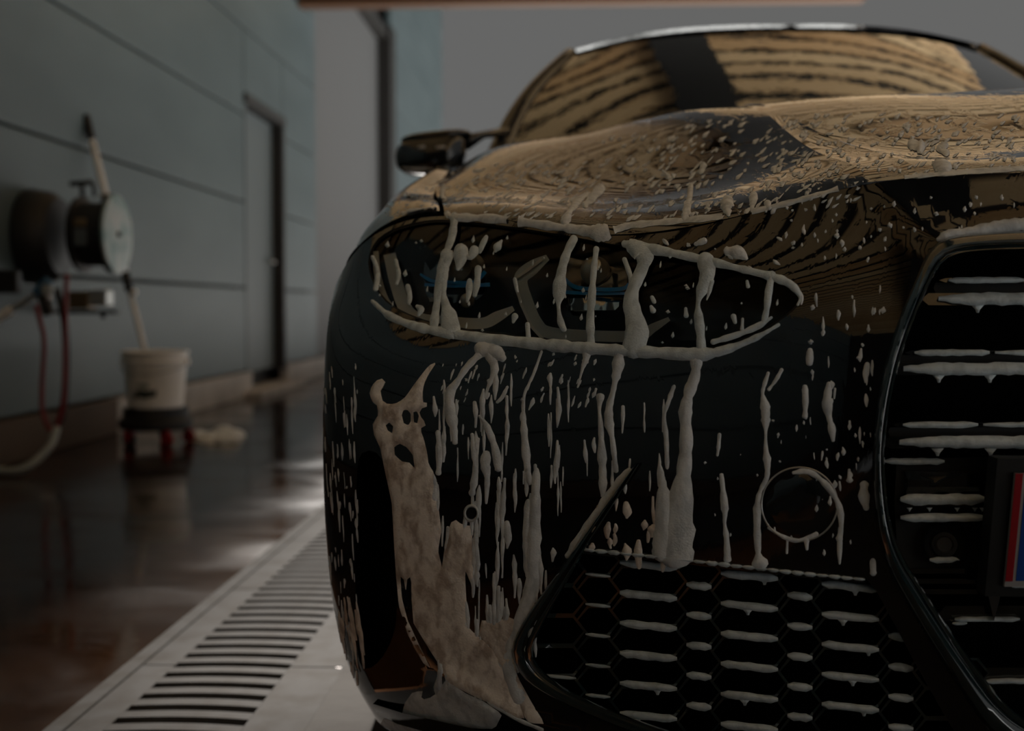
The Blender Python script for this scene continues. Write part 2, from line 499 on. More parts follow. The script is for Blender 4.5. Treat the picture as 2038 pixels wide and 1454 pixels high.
# left wall of horizontal metal panels
wl = box_obj('wall_left', (WX - .30, -11.2, 0), (WX - .14, 23.0, 7.0), M['dark']); tag(wl, kind='structure')
box_obj('plinth', (WX - .04, -11, 0), (WX + .03, 6.3, .185), M['plinth_mud'], wl, .006)
box_obj('plinth', (WX - .04, 6.3, 0), (WX + .03, 9.05, .185), M['plinth'], wl, .006)
box_obj('plinth', (WX - .04, 10.2, 0), (WX + .03, 26, .185), M['plinth'], wl, .006)
ZS = [.19, .82, 1.46, 2.11, 2.76, 3.42, 4.2, 5.0, 5.8, 6.4, 7.0]
for i in range(len(ZS) - 1):
    z0, z1 = ZS[i] + .008, ZS[i + 1] - .008
    mm = M['panel']
    if z0 < 2.2:
        box_obj('panel', (WX - .05, -11, z0), (WX, 8.98, z1), mm, wl, .006)
        if z1 > 2.3:
            box_obj('panel', (WX - .05, 9.0, 2.285), (WX, 10.2, z1), mm, wl, .006)
        box_obj('panel', (WX - .05, 10.22, z0), (WX, 11.55, z1), mm, wl, .006)
    else:
        box_obj('panel', (WX - .05, -11, z0), (WX, 11.55, z1), mm, wl, .006)
    if z0 < 4.3:
        box_obj('panel', (WX - .05, 16.4, z0), (WX + .02, 23.1, z1), M['panel'], wl, .006)
    else:
        box_obj('panel', (WX - .05, 11.6, z0), (WX + .02, 23.1, z1), M['panel'], wl, .006)
# grey door in a reveal with its shade put into the dark colour
d1 = box_obj('door_1', (WX - .10, 9.05, .17), (WX - .075, 10.13, 2.20), M['doorleaf']); tag(d1, kind='structure')
MB().tube([(WX - .075, 10.02, 1.05), (WX - .03, 10.02, 1.05), (WX - .03, 9.90, 1.05)], .012).build('door_handle', M['alu'], d1, smooth=True)
t1 = MB().box((WX - .045, 10.17, 1.18), (.13, .075, 2.05)).box((WX - .045, 9.62, 2.24), (.13, 1.25, .075)).build('trim_1', M['dark']); tag(t1, kind='structure')
t4 = MB().box((WX - .02, 9.02, 1.2), (.045, .05, 2.06)).build('trim_4', M['doorleaf']); tag(t4, kind='structure')
st = box_obj('trim_5', (WX - .1, 8.8, 0), (WX + .16, 10.3, .05), M['plinth'], None, .006); tag(st, kind='structure')
# tall gate beyond the canopy, its far jamb and soffit coloured dark for shade
d2 = box_obj('door_2', (WX - .12, 11.55, .02), (WX - .10, 16.0, 4.2), M['panel_out']); tag(d2, kind='structure')
t6 = MB().box((WX - .045, 16.25, 2.2), (.24, .50, 4.4)).box((WX - .05, 13.9, 4.27), (.16, 4.9, .14)).build('trim_6', M['dark']); tag(t6, kind='structure')

# timber canopy: every plank of the ceiling is a part
CZ = 3.42
CX1 = 2.6
ce = box_obj('ceiling', (WX, -11, CZ + .035), (CX1, 10.95, CZ + .10), M['beam']); tag(ce, kind='structure')
_pm = None
PW = .32
for i in range(int((10.95 + 11) / PW)):
    y = -11 + PW * (i + .5)
    if _pm is None:
        b = MB().box((0, 0, 0), (CX1 - WX, PW - .10, .032), bev=.006).build('plank', M['wood']); _pm = b.data
    else:
        b = bpy.data.objects.new('plank', _pm); COL.objects.link(b)
    b.parent = ce; b.location = ((CX1 + WX) / 2, y, CZ + .018)
fa = MB().box(((CX1 + WX) / 2, 11.0, CZ + .07), (CX1 - WX, .10, .22), bev=.01).build('trim_7', M['fascia']); tag(fa, kind='structure')
fb = MB().box(((CX1 + WX) / 2, 10.9, CZ - .03), (CX1 - WX, .18, .05), bev=.008).build('trim_8', M['fascia']); tag(fb, kind='structure')
cb = box_obj('ceiling_beam', (.06, -10.9, CZ - .16), (.50, 9.0, CZ - .005), M['beam'])
tag(cb, 'dark steel beam running lengthwise under the plank ceiling', 'beam', kind='structure')

# ------------------------------------------------------------------ the car
XC = .66
car = empty('car', (XC, 3.2, 0))
tag(car, 'glossy black car covered in soap suds, front end facing the camera', 'car')

def P_u(u, Y, z): return (XC - u, Y, z)

def fold_line(P, line, h, w):
    q = topix(P); d = segdist(line, q, closed=False); k = np.clip(1 - d / w, 0, 1)
    dr = P - np.array(CO); dr /= np.linalg.norm(dr, axis=1)[:, None]
    return P - dr * (h * k)[:, None]
NOSE_CREASE = [(1722, 352), (1770, 397), (1820, 437), (1876, 476)]
LIP_CREASE = [(775, 1180), (792, 1212), (832, 1292), (890, 1350), (960, 1392), (1080, 1452), (1200, 1505)]
def fascia_deform(P):
    P = fold_line(P, NOSE_CREASE, .0035, 46)
    return fold_line(P, LIP_CREASE, .011, 34)

FU = [0, .2, .35, .485, .62, .745, .835, .90, .94, .962, .965]
def frow(z, Ys, us=FU):
    zz = z if hasattr(z, '__len__') else [z] * len(us)
    return [P_u(u, Y, q) for u, Y, q in zip(us, Ys, zz)]
NETF = [
    frow(.125, [1.20, 1.205, 1.22, 1.255, 1.31, 1.37, 1.43, 1.49, 1.54, 1.60, 1.72], [0, .2, .35, .485, .61, .72, .80, .86, .90, .925, .935]),
    frow(.18, [1.185, 1.19, 1.205, 1.24, 1.295, 1.35, 1.40, 1.455, 1.50, 1.57, 1.72], [0, .2, .35, .485, .615, .735, .82, .885, .92, .943, .95]),
    frow(.28, [1.16, 1.165, 1.18, 1.215, 1.27, 1.325, 1.37, 1.415, 1.455, 1.515, 1.70], [0, .2, .35, .485, .62, .745, .835, .90, .937, .957, .962]),
    frow(.45, [1.15, 1.155, 1.17, 1.20, 1.25, 1.305, 1.345, 1.385, 1.425, 1.475, 1.68]),
    frow(.61, [1.155, 1.16, 1.175, 1.21, 1.265, 1.33, 1.375, 1.415, 1.45, 1.490, 1.68]),
    frow([.70, .695, .69, .68, .672, .672, .675, .675, .672, .665, .665], [1.165, 1.17, 1.187, 1.225, 1.29, 1.375, 1.435, 1.480, 1.515, 1.545, 1.70], [0, .2, .35, .485, .62, .745, .835, .90, .942, .966, .968]),
    None,
    [P_u(0, 1.20, .812)] + [tuple(at(*p)) for p in ((2038, 343, 1.212), (1727, 366, 1.24), (1450, 436, 1.285), (1195, 468, 1.362), (1000, 436, 1.475), (872, 430, 1.56), (782, 448, 1.60), (715, 492, 1.60), (672, 558, 1.62))] + [P_u(.968, 1.72, .70)],
]
_a, _b = np.array(NETF[5]), np.array(NETF[7]); _m = (_a + _b) / 2
for _c, (_Y, _z) in enumerate(((1.172, .742), (1.182, .741), (1.206, .735))):
    _m[_c] = (XC - (.0, .2, .35)[_c], _Y, _z)
_m[3:7, 1] = _a[3:7, 1] + .42 * (_b[3:7, 1] - _a[3:7, 1])
NETF[6] = [tuple(p) for p in _m]
SF = Surf(NETF, 130, 80, fascia_deform, flip=True)

# hood: three facets meeting in two creases, each a net (rows: front edge -> cowl)
def A(*p): return tuple(at(*p))
CRE1 = [A(1727, 362, 1.245), A(1722, 352, 1.262), A(1640, 308, 1.42), A(1560, 256, 1.62), A(1488, 214, 1.86), P_u(.43, 2.35, 1.018), P_u(.43, 2.75, 1.035)]
CRE2 = [A(1845, 351, 1.23), A(1835, 342, 1.245), A(1745, 303, 1.375), A(1640, 268, 1.54), A(1530, 212, 1.82), P_u(.38, 2.32, 1.012), P_u(.38, 2.74, 1.03)]
def hcol(a, b, c, d, e, f, g): return [a, b, c, d, e, f, g]
HL = [
    hcol(A(884, 432, 1.572), A(884, 424, 1.59), A(874, 398, 1.80), A(870, 372, 2.0), A(905, 338, 2.3), P_u(.885, 2.55, .965), P_u(.87, 2.8, .985)),
    hcol(A(1000, 436, 1.475), A(1000, 426, 1.49), A(985, 395, 1.66), A(975, 350, 1.88), A(985, 297, 2.2), P_u(.80, 2.5, .985), P_u(.78, 2.8, 1.0)),
    hcol(A(1195, 466, 1.362), A(1195, 453, 1.377), A(1190, 405, 1.53), A(1180, 345, 1.74), A(1180, 263, 2.05), P_u(.65, 2.45, 1.0), P_u(.63, 2.78, 1.015)),
    hcol(A(1450, 434, 1.285), A(1450, 423, 1.30), A(1425, 380, 1.44), A(1395, 320, 1.62), A(1370, 221, 1.93), P_u(.52, 2.4, 1.01), P_u(.52, 2.76, 1.028)),
    CRE1,
]
HM = [CRE1,
      hcol(A(1785, 357, 1.235), A(1778, 348, 1.25), A(1692, 308, 1.395), A(1600, 264, 1.58), A(1508, 212.5, 1.84), P_u(.405, 2.33, 1.016), P_u(.405, 2.745, 1.033)),
      CRE2]
HR = [CRE2,
      hcol(A(1940, 347, 1.22), A(1932, 336, 1.236), A(1850, 312, 1.33), A(1760, 258, 1.50), A(1690, 196, 1.74), P_u(.26, 2.3, 1.02), P_u(.26, 2.72, 1.04)),
      hcol(A(2140, 338, 1.208), A(2140, 326, 1.224), A(2090, 290, 1.33), A(2010, 238, 1.48), A(1890, 187, 1.71), P_u(.12, 2.28, 1.028), P_u(.12, 2.7, 1.045)),
      hcol(P_u(0, 1.198, .815), P_u(0, 1.214, .822), P_u(0, 1.32, .865), P_u(0, 1.47, .915), P_u(0, 1.70, .972), P_u(0, 2.27, 1.03), P_u(0, 2.68, 1.048))]
def tnet(cols): return [[c[r] for c in cols] for r in range(7)]
SH = [Surf(tnet(HL), 90, 70), Surf(tnet(HM), 30, 70), Surf(tnet(HR), 60, 70)]
for s in SH:                                   # normals point up
    if s.nrm(np.array([[s.x[-1] / 2, s.y[-1] * .8]]))[0, 2] < 0: s.flip = True
hv, hf, hn = [], [], []
for s, (nu, nv) in zip(SH, ((120, 90), (30, 90), (60, 90))):
    uv, T = rect_uv(s, nu, nv); Pp, Nn = s.ev(uv), s.nrm(uv)
    if np.cross(Pp[T[0][1]] - Pp[T[0][0]], Pp[T[0][2]] - Pp[T[0][0]]) @ Nn[T[0][0]] < 0: T = [t[::-1] for t in T]
    b = len(hv); hv += list(Pp); hn += list(Nn); hf += [tuple(i + b for i in t) for t in T]
k = len(hv)
hv2 = [(2 * XC - p[0], p[1], p[2]) for p in hv]; hn2 = [(-n[0], n[1], n[2]) for n in hn]
hood = mesh('hood', list(hv) + hv2, hf + [tuple(i + k for i in t[::-1]) for t in hf], M['paint_hood'], car, normals=list(hn) + hn2)

# fender from the hood joint over its crest down the side (rows run front -> rear)
NETE = [
    [A(874, 421, 1.600), A(835, 420, 1.625), A(785, 437, 1.645), A(728, 475, 1.645), A(690, 522, 1.64), P_u(.968, 1.66, .70)],
    [A(868, 404, 1.70), A(832, 402, 1.71), A(785, 418, 1.715), P_u(.951, 1.71, .775), P_u(.967, 1.71, .725), P_u(.970, 1.71, .69)],
    [P_u(.858, 1.86, .852), P_u(.885, 1.86, .855), P_u(.925, 1.86, .840), P_u(.957, 1.85, .79), P_u(.970, 1.84, .735), P_u(.974, 1.84, .70)],
    [P_u(.880, 2.2, .920), P_u(.90, 2.2, .920), P_u(.935, 2.2, .90), P_u(.966, 2.2, .845), P_u(.98, 2.2, .775), P_u(.985, 2.2, .74)],
    [P_u(.890, 2.55, .972), P_u(.905, 2.55, .97), P_u(.937, 2.55, .945), P_u(.967, 2.55, .88), P_u(.982, 2.55, .78), P_u(.985, 2.55, .70)],
    [P_u(.875, 2.85, .99), P_u(.905, 2.85, .985), P_u(.937, 2.85, .96), P_u(.967, 2.85, .89), P_u(.982, 2.85, .78), P_u(.985, 2.85, .68)],
]
_hv = np.linspace(0, SH[0].y[-1], 200); _he = SH[0].ev(np.stack([np.zeros(200), _hv], -1))
for r, Yq in enumerate((1.607, 1.70, 1.86, 2.2, 2.55, 2.79)):
    NETE[r][0] = tuple(np.array([np.interp(Yq, _he[:, 1], _he[:, c]) for c in range(3)]) + np.array([-.006, 0, -.001]))
    p = NETE[r]
    if r >= 1: p[1] = (p[0][0] - .03, p[1][1], p[0][2] + .003)
SE = Surf(NETE, 60, 60)
if SE.nrm(np.array([[SE.x[1], SE.y[-1] * .6]]))[0, 2] < 0: SE.flip = True
uv, T = rect_uv(SE, 60, 80)
fe = lift(SE, uv, T, 'fender', M['paint_hood'], car)
fe2 = bpy.data.objects.new('fender', fe.data); COL.objects.link(fe2); fe2.parent = car
fe2.matrix_parent_inverse = Matrix.Translation(-car.location); fe2.scale = (-1, 1, 1); fe2.location = (2 * XC, 0, 0)

# ---- outlines on the front, traced on the surface
HEAD = [(735, 505), (752, 475), (785, 455), (830, 442), (880, 437), (980, 446), (1090, 462), (1200, 482), (1300, 500), (1400, 516), (1500, 540), (1560, 560), (1588, 578), (1595, 592), (1585, 612), (1550, 640), (1500, 668), (1440, 690), (1390, 697), (1300, 694), (1200, 687), (1100, 678), (1000, 667), (900, 652), (830, 634), (775, 606), (747, 572), (734, 535)]
K_OUT = [(2440, 462), (2250, 456), (2038, 458), (1930, 465), (1878, 475), (1848, 500), (1824, 550), (1790, 632), (1762, 722), (1744, 820), (1737, 910), (1740, 1000), (1750, 1070), (1770, 1135), (1802, 1195), (1852, 1280), (1907, 1365), (1957, 1440), (2015, 1495), (2100, 1535), (2280, 1550), (2440, 1545)]
K_IN = [(2405, 505), (2250, 496), (2038, 497), (1940, 501), (1893, 511), (1870, 530), (1846, 574), (1816, 647), (1789, 727), (1769, 822), (1761, 907), (1766, 990), (1779, 1062), (1803, 1118), (1848, 1188), (1898, 1263), (1948, 1333), (1993, 1390), (2045, 1432), (2120, 1462), (2280, 1478), (2405, 1475)]
G_OUT = [(1160, 1090), (1300, 1104), (1450, 1121), (1600, 1138), (1722, 1150), (1745, 1176), (1782, 1245), (1822, 1320), (1867, 1400), (1908, 1470), (1900, 1515), (1800, 1525), (1500, 1512), (1380, 1472), (1250, 1428), (1150, 1386), (1090, 1348), (1061, 1312), (1058, 1285), (1080, 1240), (1120, 1168)]
AIR = [(714, 915), (742, 897), (765, 925), (780, 1000), (790, 1110), (790, 1200), (783, 1262), (752, 1318), (718, 1322), (709, 1200), (708, 1040)]

head_px = resample(catmull(HEAD, 6, True), 110, True)
kid_px = resample(catmull(K_OUT, 6, True), 130, True)
gri_px = resample(G_OUT, 120, True)
air_px = resample(catmull(AIR, 5, True), 60, True)
head_uv, kid_uv, gri_uv, air_uv = (SF.poly_uv(p) for p in (head_px, kid_px, gri_px, air_px))
def rect_loop(s, n=70, m=46):
    X, Y = s.x[-1], s.y[-1]; e = 1e-4
    return np.array([(x, e) for x in np.linspace(e, X - e, n)][:-1] + [(X - e, y) for y in np.linspace(e, Y - e, m)][:-1] + [(x, Y - e) for x in np.linspace(X - e, e, n)][:-1] + [(e, y) for y in np.linspace(Y - e, e, m)][:-1])
CL = [SF.poly_uv(resample(l, 40)) for l in (NOSE_CREASE[:-1] + [(1862, 466)], LIP_CREASE[1:])]
V2, T2 = fill2d(rect_loop(SF), [head_uv, kid_uv, gri_uv, air_uv], .011, CL)
lift(SF, V2, T2, 'front_bumper', M['paint'], car, mirror=XC)

# point on the car front behind a pixel, pushed d metres along the line of sight into the car
def deep(px, py, d=0.0):
    loc, n, i, dist = SF.bvh.ray_cast(CO, ray(px, py))
    if loc is None: loc = Vector(SF.ev([SF.pix_uv(px, py)])[0])
    dr = (loc - CO).normalized()
    return loc + Vector((.12 if px < 1000 else .05, 1.0, 0)).normalized() * d if False else loc + dr * d

def well(name, px, d0, d1, m, parent, floor=None, step=None, mirror=False):
    """side wall of an opening going into the body, with a closed back"""
    n = len(px); f = []; v = [deep(p[0], p[1], d0) for p in px] + [deep(p[0], p[1], d1) for p in px]
    for i in range(n):
        j = (i + 1) % n; f.append((i, j, n + j, n + i))
    o = MB().add(v, f)
    V, T = fill2d(px, [], step or 40)
    o.add([deep(p[0], p[1], d1) for p in V], T)
    return o.build(name, m, parent, auto=.6)

def slab(name, px, d0, d1, m, parent, step=30, auto=.6, rim=0.0, mb=None):
    """solid plate with the outline px: front at depth d0, back at depth d1"""
    px = np.asarray(px, float); V, T = fill2d(px, [], step); n = len(V)
    e = segdist(px, V)
    k = np.clip(e / rim, 0, 1) if rim else np.ones(n)
    fr = [deep(p[0], p[1], d0 + (d1 - d0) * .5 * (1 - math.sqrt(max(0, 1 - (1 - q) ** 2)))) for p, q in zip(V, k)]
    b = [deep(p[0], p[1], d1) for p in V]
    f = [tuple(t) for t in T] + [tuple(i + n for i in t[::-1]) for t in T]
    cnt = {}
    for t in T:
        for a, c in zip(t, t[1:] + t[:1]): cnt[(a, c)] = 1
    for (a, c) in cnt:
        if (c, a) not in cnt: f.append((a, c, c + n, a + n))
    o = mb or MB()
    o.add(fr + b, f)
    return o if mb is not None else o.build(name, m, parent, auto=auto)

def ribbon_px(path):
    """outline of a path given as (x, y, half width)"""
    P = np.array(path, float); t = np.gradient(P[:, :2], axis=0); t /= np.maximum(np.linalg.norm(t, axis=1), 1e-9)[:, None]
    nn = np.stack([-t[:, 1], t[:, 0]], -1) * P[:, 2:3]
    return np.vstack([P[:, :2] + nn, (P[:, :2] - nn)[::-1]])

# ---- headlight
hl = well('headlight', head_px, .003, .085, M['smoke'], car, step=30)
lens_px = np.mean(head_px, 0) + (head_px - np.mean(head_px, 0)) * np.array([.990, .965])
V2, T2 = fill2d(SF.poly_uv(lens_px), [], .012)
lift(SF, V2, T2, 'lens_cover', M['lens'], hl, off=-.004)
rimo = MB()
ri = [deep(p[0], p[1], .004) for p in lens_px] + [deep(p[0], p[1], .004) for p in head_px]
n_ = len(head_px); rimo.add(ri, [(i, (i + 1) % n_, n_ + (i + 1) % n_, n_ + i) for i in range(n_)]).build('lens_rim', M['rubber'], hl, smooth=True)
slab('light_guide', ribbon_px(catmull([(775, 505, 12), (788, 560, 13), (806, 612, 13), (835, 634, 12), (900, 641, 11), (960, 643, 11), (990, 630, 11), (1022, 613, 5)], 5)), .030, .045, M['guide'], hl)
slab('light_guide', ribbon_px(catmull([(1090, 512, 6), (1060, 532, 14), (1036, 556, 14), (1048, 600, 13), (1068, 644, 13), (1095, 662, 12), (1180, 668, 11), (1268, 668, 11), (1300, 652, 9), (1332, 634, 4)], 5)), .026, .042, M['guide2'], hl)
slab('light_guide_edge', ribbon_px([(1078, 516, 3), (1046, 540, 3), (1024, 556, 3), (1037, 604, 3), (1058, 650, 3), (1080, 674, 3)]), .022, .03, M['alu'], hl)
for (cx, cy, w, h) in ((905, 556, 62, 42), (1185, 560, 64, 46)):
    ang = np.linspace(0, 2 * math.pi, 33)[:-1]
    slab('projector_shroud', [(cx + w * abs(math.cos(a)) ** .6 * np.sign(math.cos(a)), cy - 6 + (h + 10) * abs(math.sin(a)) ** .6 * np.sign(math.sin(a))) for a in ang], .040, .08, M['gloss'], hl)
def ball(px, py, rpx, d, m, name):
    c = deep(px, py, d); r = rpx / F * (c - CO).length
    dr = (c - CO).normalized()
    prof = [(r * math.cos(a) * .55, r * math.sin(a)) for a in np.linspace(math.pi * .999, .001, 10)]
    MB().lathe(c, dr, [(-r * .02, r)] + [(-r * .7 * math.cos(a), r * math.sin(a)) for a in np.linspace(math.pi / 2, .02, 8)], 28).build(name, m, hl, smooth=True)
ball(915, 540, 27, .036, M['bulb'], 'projector_lens'); ball(1185, 540, 30, .034, M['bulb'], 'projector_lens')
ball(930, 598, 15, .036, M['bulb'], 'projector_lens')
slab('reflector_box', [(1124, 592), (1134, 589), (1232, 590), (1244, 594), (1240, 612), (1228, 627), (1140, 628), (1128, 614)], .030, .05, M['chrome'], hl, rim=6, step=8)
slab('reflector_box', [(852, 590), (875, 588), (905, 590), (905, 604), (872, 606), (855, 600)], .034, .05, M['chrome'], hl, rim=4, step=8)
for pth in ([(836, 545, 2), (848, 553, 3), (866, 560, 3.4), (910, 562, 3.4), (946, 560, 3.4), (966, 540, 4)], [(1122, 552, 3), (1136, 566, 4), (1155, 573, 4), (1200, 576, 4), (1240, 574, 4), (1252, 564, 3)]):
    slab('blue_accent', ribbon_px(catmull(pth, 4)), .026, .034, M['blue'], hl)
for pth in ([(845, 566, 3), (905, 569, 3), (975, 566, 4)], [(1110, 580, 4), (1180, 584, 3), (1250, 583, 3)]):
    slab('blue_accent', ribbon_px(catmull(pth, 4)), .028, .036, M['blue'], hl)
for y0 in (648, 656):
    slab('housing_rib', ribbon_px([(800, y0 - 10, 1.5), (900, y0 + 6, 1.5), (1010, y0 + 16, 1.5)]), .03, .035, M['smoke'], hl)
slab('inner_fin', [(1300, 634), (1340, 632), (1480, 634), (1540, 630), (1500, 655), (1440, 678), (1300, 676)], .045, .06, M['smoke'], hl, rim=6)
slab('corner_reflector', ribbon_px(catmull([(748, 500, 5), (752, 550, 7), (770, 600, 6), (800, 626, 4)], 4)), .018, .03, M['guide'], hl)

# ---- kidney grille: bezel ring, slats, sensor block
ring = MB(); n_ = 140
ko = resample(catmull(K_OUT, 6, True), n_, True); ki = resample(catmull(K_IN, 6, True), n_, True)
prof = [(0, .004), (.06, -.008), (.22, -.015), (.45, -.0165), (.62, -.012), (.74, -.006), (.80, -.008), (.93, -.008), (1.0, -.002), (1.0, .03), (1.02, .09)]
loops = []
for t, d in prof:
    loops.append([deep(*(ko[i] * (1 - t) + ki[i] * t), d) for i in range(n_)])
vv = [p for l in loops for p in l]
ff = [(a * n_ + i, a * n_ + (i + 1) % n_, (a + 1) * n_ + (i + 1) % n_, (a + 1) * n_ + i) for a in range(len(prof) - 1) for i in range(n_)]
kg = ring.add(vv, ff).build('kidney_grille', M['teal'], car, auto=.9)
V2, T2 = fill2d(ki, [], 60)
mesh('grille_back', [deep(p[0], p[1], .15) for p in V2], T2, M['void'], kg)

def bar(name, x0, x1, y0, y1, d0, d1, m, parent, taper=14, mb=None):
    return slab(name, [(x0, (y0 + y1) / 2), (x0 + taper, y0), (x1, y0), (x1, y1), (x0 + taper, y1)], d0, d1, m, parent, step=120, auto=.5, mb=mb)
SLATS = [(1868, 583, 607, 1888, 553, 562), (1798, 722, 746, 1820, 697, 706), (1790, 868, 892, 1797, 840, 850)]
for (xb, yb0, yb1, xa, ya0, ya1) in SLATS:
    s_ = bar('slat', xb - 34, 2410, yb0, yb1, .030, .075, M['gloss'], kg)
    bar('slat_blade', xa - 20, 2410, ya0, ya1, .038, .07, M['gloss'], s_)
    bar('slat_web', xa - 30, 2410, ya1, yb0, .05, .07, M['rubber'], s_, taper=4)
for (xb, y0, y1) in ((1868, 1205, 1236), (1945, 1328, 1362)):
    bar('slat', xb, 2410, y0, y1, .035, .08, M['gloss'], kg)
for y in (1140, 1160, 1181):
    bar('fin', 1795 + (y - 1140) * .9, 1962 + (y - 1140) * .3, y - 9, y + 1, .05, .10, M['gloss'], kg, taper=3)
sb = slab('sensor_block', [(1784, 925), (1800, 912), (1965, 910), (1972, 920), (1976, 1125), (1960, 1135), (1800, 1135), (1786, 1100), (1780, 1000)], .055, .12, M['rubber'], kg, step=60)
slab('radar_cover', [(1800, 936), (1960, 934), (1964, 982), (1800, 984)], .040, .06, M['gloss'], sb, rim=6, step=14)
bar('sensor_shelf', 1788, 1966, 984, 1006, .028, .06, M['gloss'], sb)
bar('sensor_shelf', 1788, 1970, 1020, 1038, .028, .06, M['gloss'], sb)
cc = deep(1880, 1083, .05); cdir = (cc - CO).normalized()
MB().lathe(cc, cdir, [(.01, .021), (-.014, .021), (-.016, .019), (-.012, .0165), (-.010, .013), (-.014, .012), (-.0145, .0095)], 32).build('camera_ring', M['rubber'], sb, auto=.7)
MB().lathe(cc, cdir, [(-.01, .0085), (-.0165, .0085), (-.018, .007)], 24).build('camera_lens', mat('camera_glass', (.05, .042, .038), .2), sb, auto=.7)
slab('plate_holder_post', [(1972, 905), (1990, 905), (2004, 925), (1990, 1190), (1978, 1235), (1966, 1180)], .02, .09, mat('brown_black_plastic', (.020, .014, .011), .45), kg, step=60)

# ---- number plate, leaning slightly back
def plate_pt(x, t, o=0.0): return (x - .0065, 1.130 + .022 * t - o, .517 - .111 * t)
def plate_box(name, x0, x1, t0, t1, o0, o1, m, parent):
    v = [plate_pt(x, t, o) for o in (o0, o1) for x, t in ((x0, t0), (x1, t0), (x1, t1), (x0, t1))]
    return MB().add(v, [(0, 1, 2, 3), (7, 6, 5, 4), (0, 4, 5, 1), (1, 5, 6, 2), (2, 6, 7, 3), (3, 7, 4, 0)]).build(name, m, parent)
M['plate'] = mat('white_plate', (.34, .34, .35), .35)
npz = plate_box('number_plate', .4205, .9405, 0, 1, -.004, .0, M['plate'], car)
plate_box('red_stripe', .4207, .4275, 0, .95, .0, .0006, mat('red_plate_stripe', (.30, .003, .010), .4), npz)
plate_box('blue_band', .4305, .470, 0, .945, .0, .0006, mat('blue_plate_band', (.004, .055, .30), .4), npz)
plate_box('plate_holder', .405, .956, -.12, 1.1, -.03, -.005, M['rubber'], npz)

# ---- lower side grille with honeycomb mesh
lo = MB(); n_ = 60
go = resample(catmull([(1264, 922), (1200, 1008), (1130, 1108), (1080, 1178), (1036, 1243), (1018, 1285), (1022, 1318), (1050, 1358), (1120, 1400), (1220, 1444), (1340, 1488), (1480, 1535), (1700, 1560)], 5), n_)
gi = resample(catmull([(1272, 924), (1222, 1004), (1166, 1092), (1122, 1168), (1082, 1240), (1062, 1285), (1065, 1312), (1094, 1347), (1152, 1384), (1252, 1426), (1382, 1470), (1500, 1508), (1700, 1535)], 5), n_)
prof = [(0, .003), (.05, -.006), (.20, -.010), (.38, -.009), (.5, -.003), (.62, -.001), (.72, -.006), (.9, -.006), (1.0, -.001), (1.02, .06)]
vv = [deep(*(go[i] * (1 - t) + gi[i] * t), d) for t, d in prof for i in range(n_)]
ff = [(a * n_ + i, a * n_ + i + 1, (a + 1) * n_ + i + 1, (a + 1) * n_ + i) for a in range(len(prof) - 1) for i in range(n_ - 1)]
lg = lo.add(vv, ff).build('lower_grille', M['teal'], car, auto=1.2)
well('grille_duct', gri_px, .002, .11, M['void'], lg, step=80)
slab('grille_top_lip', [(1160, 1090), (1300, 1104), (1450, 1121), (1600, 1138), (1722, 1150), (1722, 1160), (1600, 1149), (1450, 1132), (1300, 1115), (1155, 1101)], .0, .05, M['gloss'], lg, step=60)
# honeycomb
hexm = MB(); HEXBARS = []
def hexpts(cx, cy, w, h, c):
    return [(cx - w / 2, cy), (cx - w / 2 + c, cy - h / 2), (cx + w / 2 - c, cy - h / 2), (cx + w / 2, cy), (cx + w / 2 - c, cy + h / 2), (cx - w / 2 + c, cy + h / 2)]
for kcol in range(-1, 8):
    cx = 1190 + 100.5 * kcol; small = kcol % 2 == 0
    for r in range(-1, 9):
        cy = 1115 + .105 * (cx - 1190) + 60 * r + (30 if small else 0) - 30
        if not inside(gri_px, np.array([(cx, cy)]))[0] and segdist(gri_px, np.array([(cx, cy)]))[0] > 70: continue
        w = 90 if small else 154
        oh = hexpts(cx, cy, w, 60, 23); ih = hexpts(cx, cy, w - 9, 51, 22)
        v = [deep(p[0], p[1], .022) for p in oh] + [deep(p[0], p[1], .022) for p in ih] + [deep(p[0], p[1], .055) for p in ih]
        hexm.add(v, [(i, (i + 1) % 6, 6 + (i + 1) % 6, 6 + i) for i in range(6)] + [(6 + i, 6 + (i + 1) % 6, 12 + (i + 1) % 6, 12 + i) for i in range(6)])
        HEXBARS.append((cx - w / 2 + 23, cx + w / 2 - 23, cy + 30))
tag(hexm.build('honeycomb_mesh', M['teal'], lg), 'gloss black honeycomb mesh with wide and narrow cells')

# ---- small parts of the bumper
acu = well('air_curtain', air_px, .001, .06, M['void'], car, step=60)
for y in (1012, 1118):
    pass
def ringpart(name, cx, cy, r0, r1, d, m, sx=1.0):
    n = 48; v = []; f = []
    for (r, dd) in ((r0, .001), (r0 + (r1 - r0) * .3, -d), (r0 + (r1 - r0) * .7, -d), (r1, .001)):
        for i in range(n):
            a = 2 * math.pi * i / n; v.append(deep(cx + sx * r * math.cos(a), cy + r * math.sin(a), dd))
    for a in range(3):
        for i in range(n): f.append((a * n + i, a * n + (i + 1) % n, (a + 1) * n + (i + 1) % n, (a + 1) * n + i))
    return MB().add(v, f).build(name, m, car, smooth=True)
ringpart('tow_cover_edge', 1591, 1003, 71, 76, .0012, M['alu'], 1.03)
slab('tow_cover', [(1591 + 70 * 1.03 * math.cos(a), 1003 + 70 * math.sin(a)) for a in np.linspace(0, 2 * math.pi, 41)[:-1]], -.0012, .004, M['gloss'], car, step=22, rim=8)
ringpart('parking_sensor', 938, 1021, 11, 19, .005, M['guide'], .85)
slab('sensor_face', [(938 + 10 * math.cos(a), 1021 + 11.5 * math.sin(a)) for a in np.linspace(0, 2 * math.pi, 21)[:-1]], -.0045, .004, M['gloss'], car, step=6)
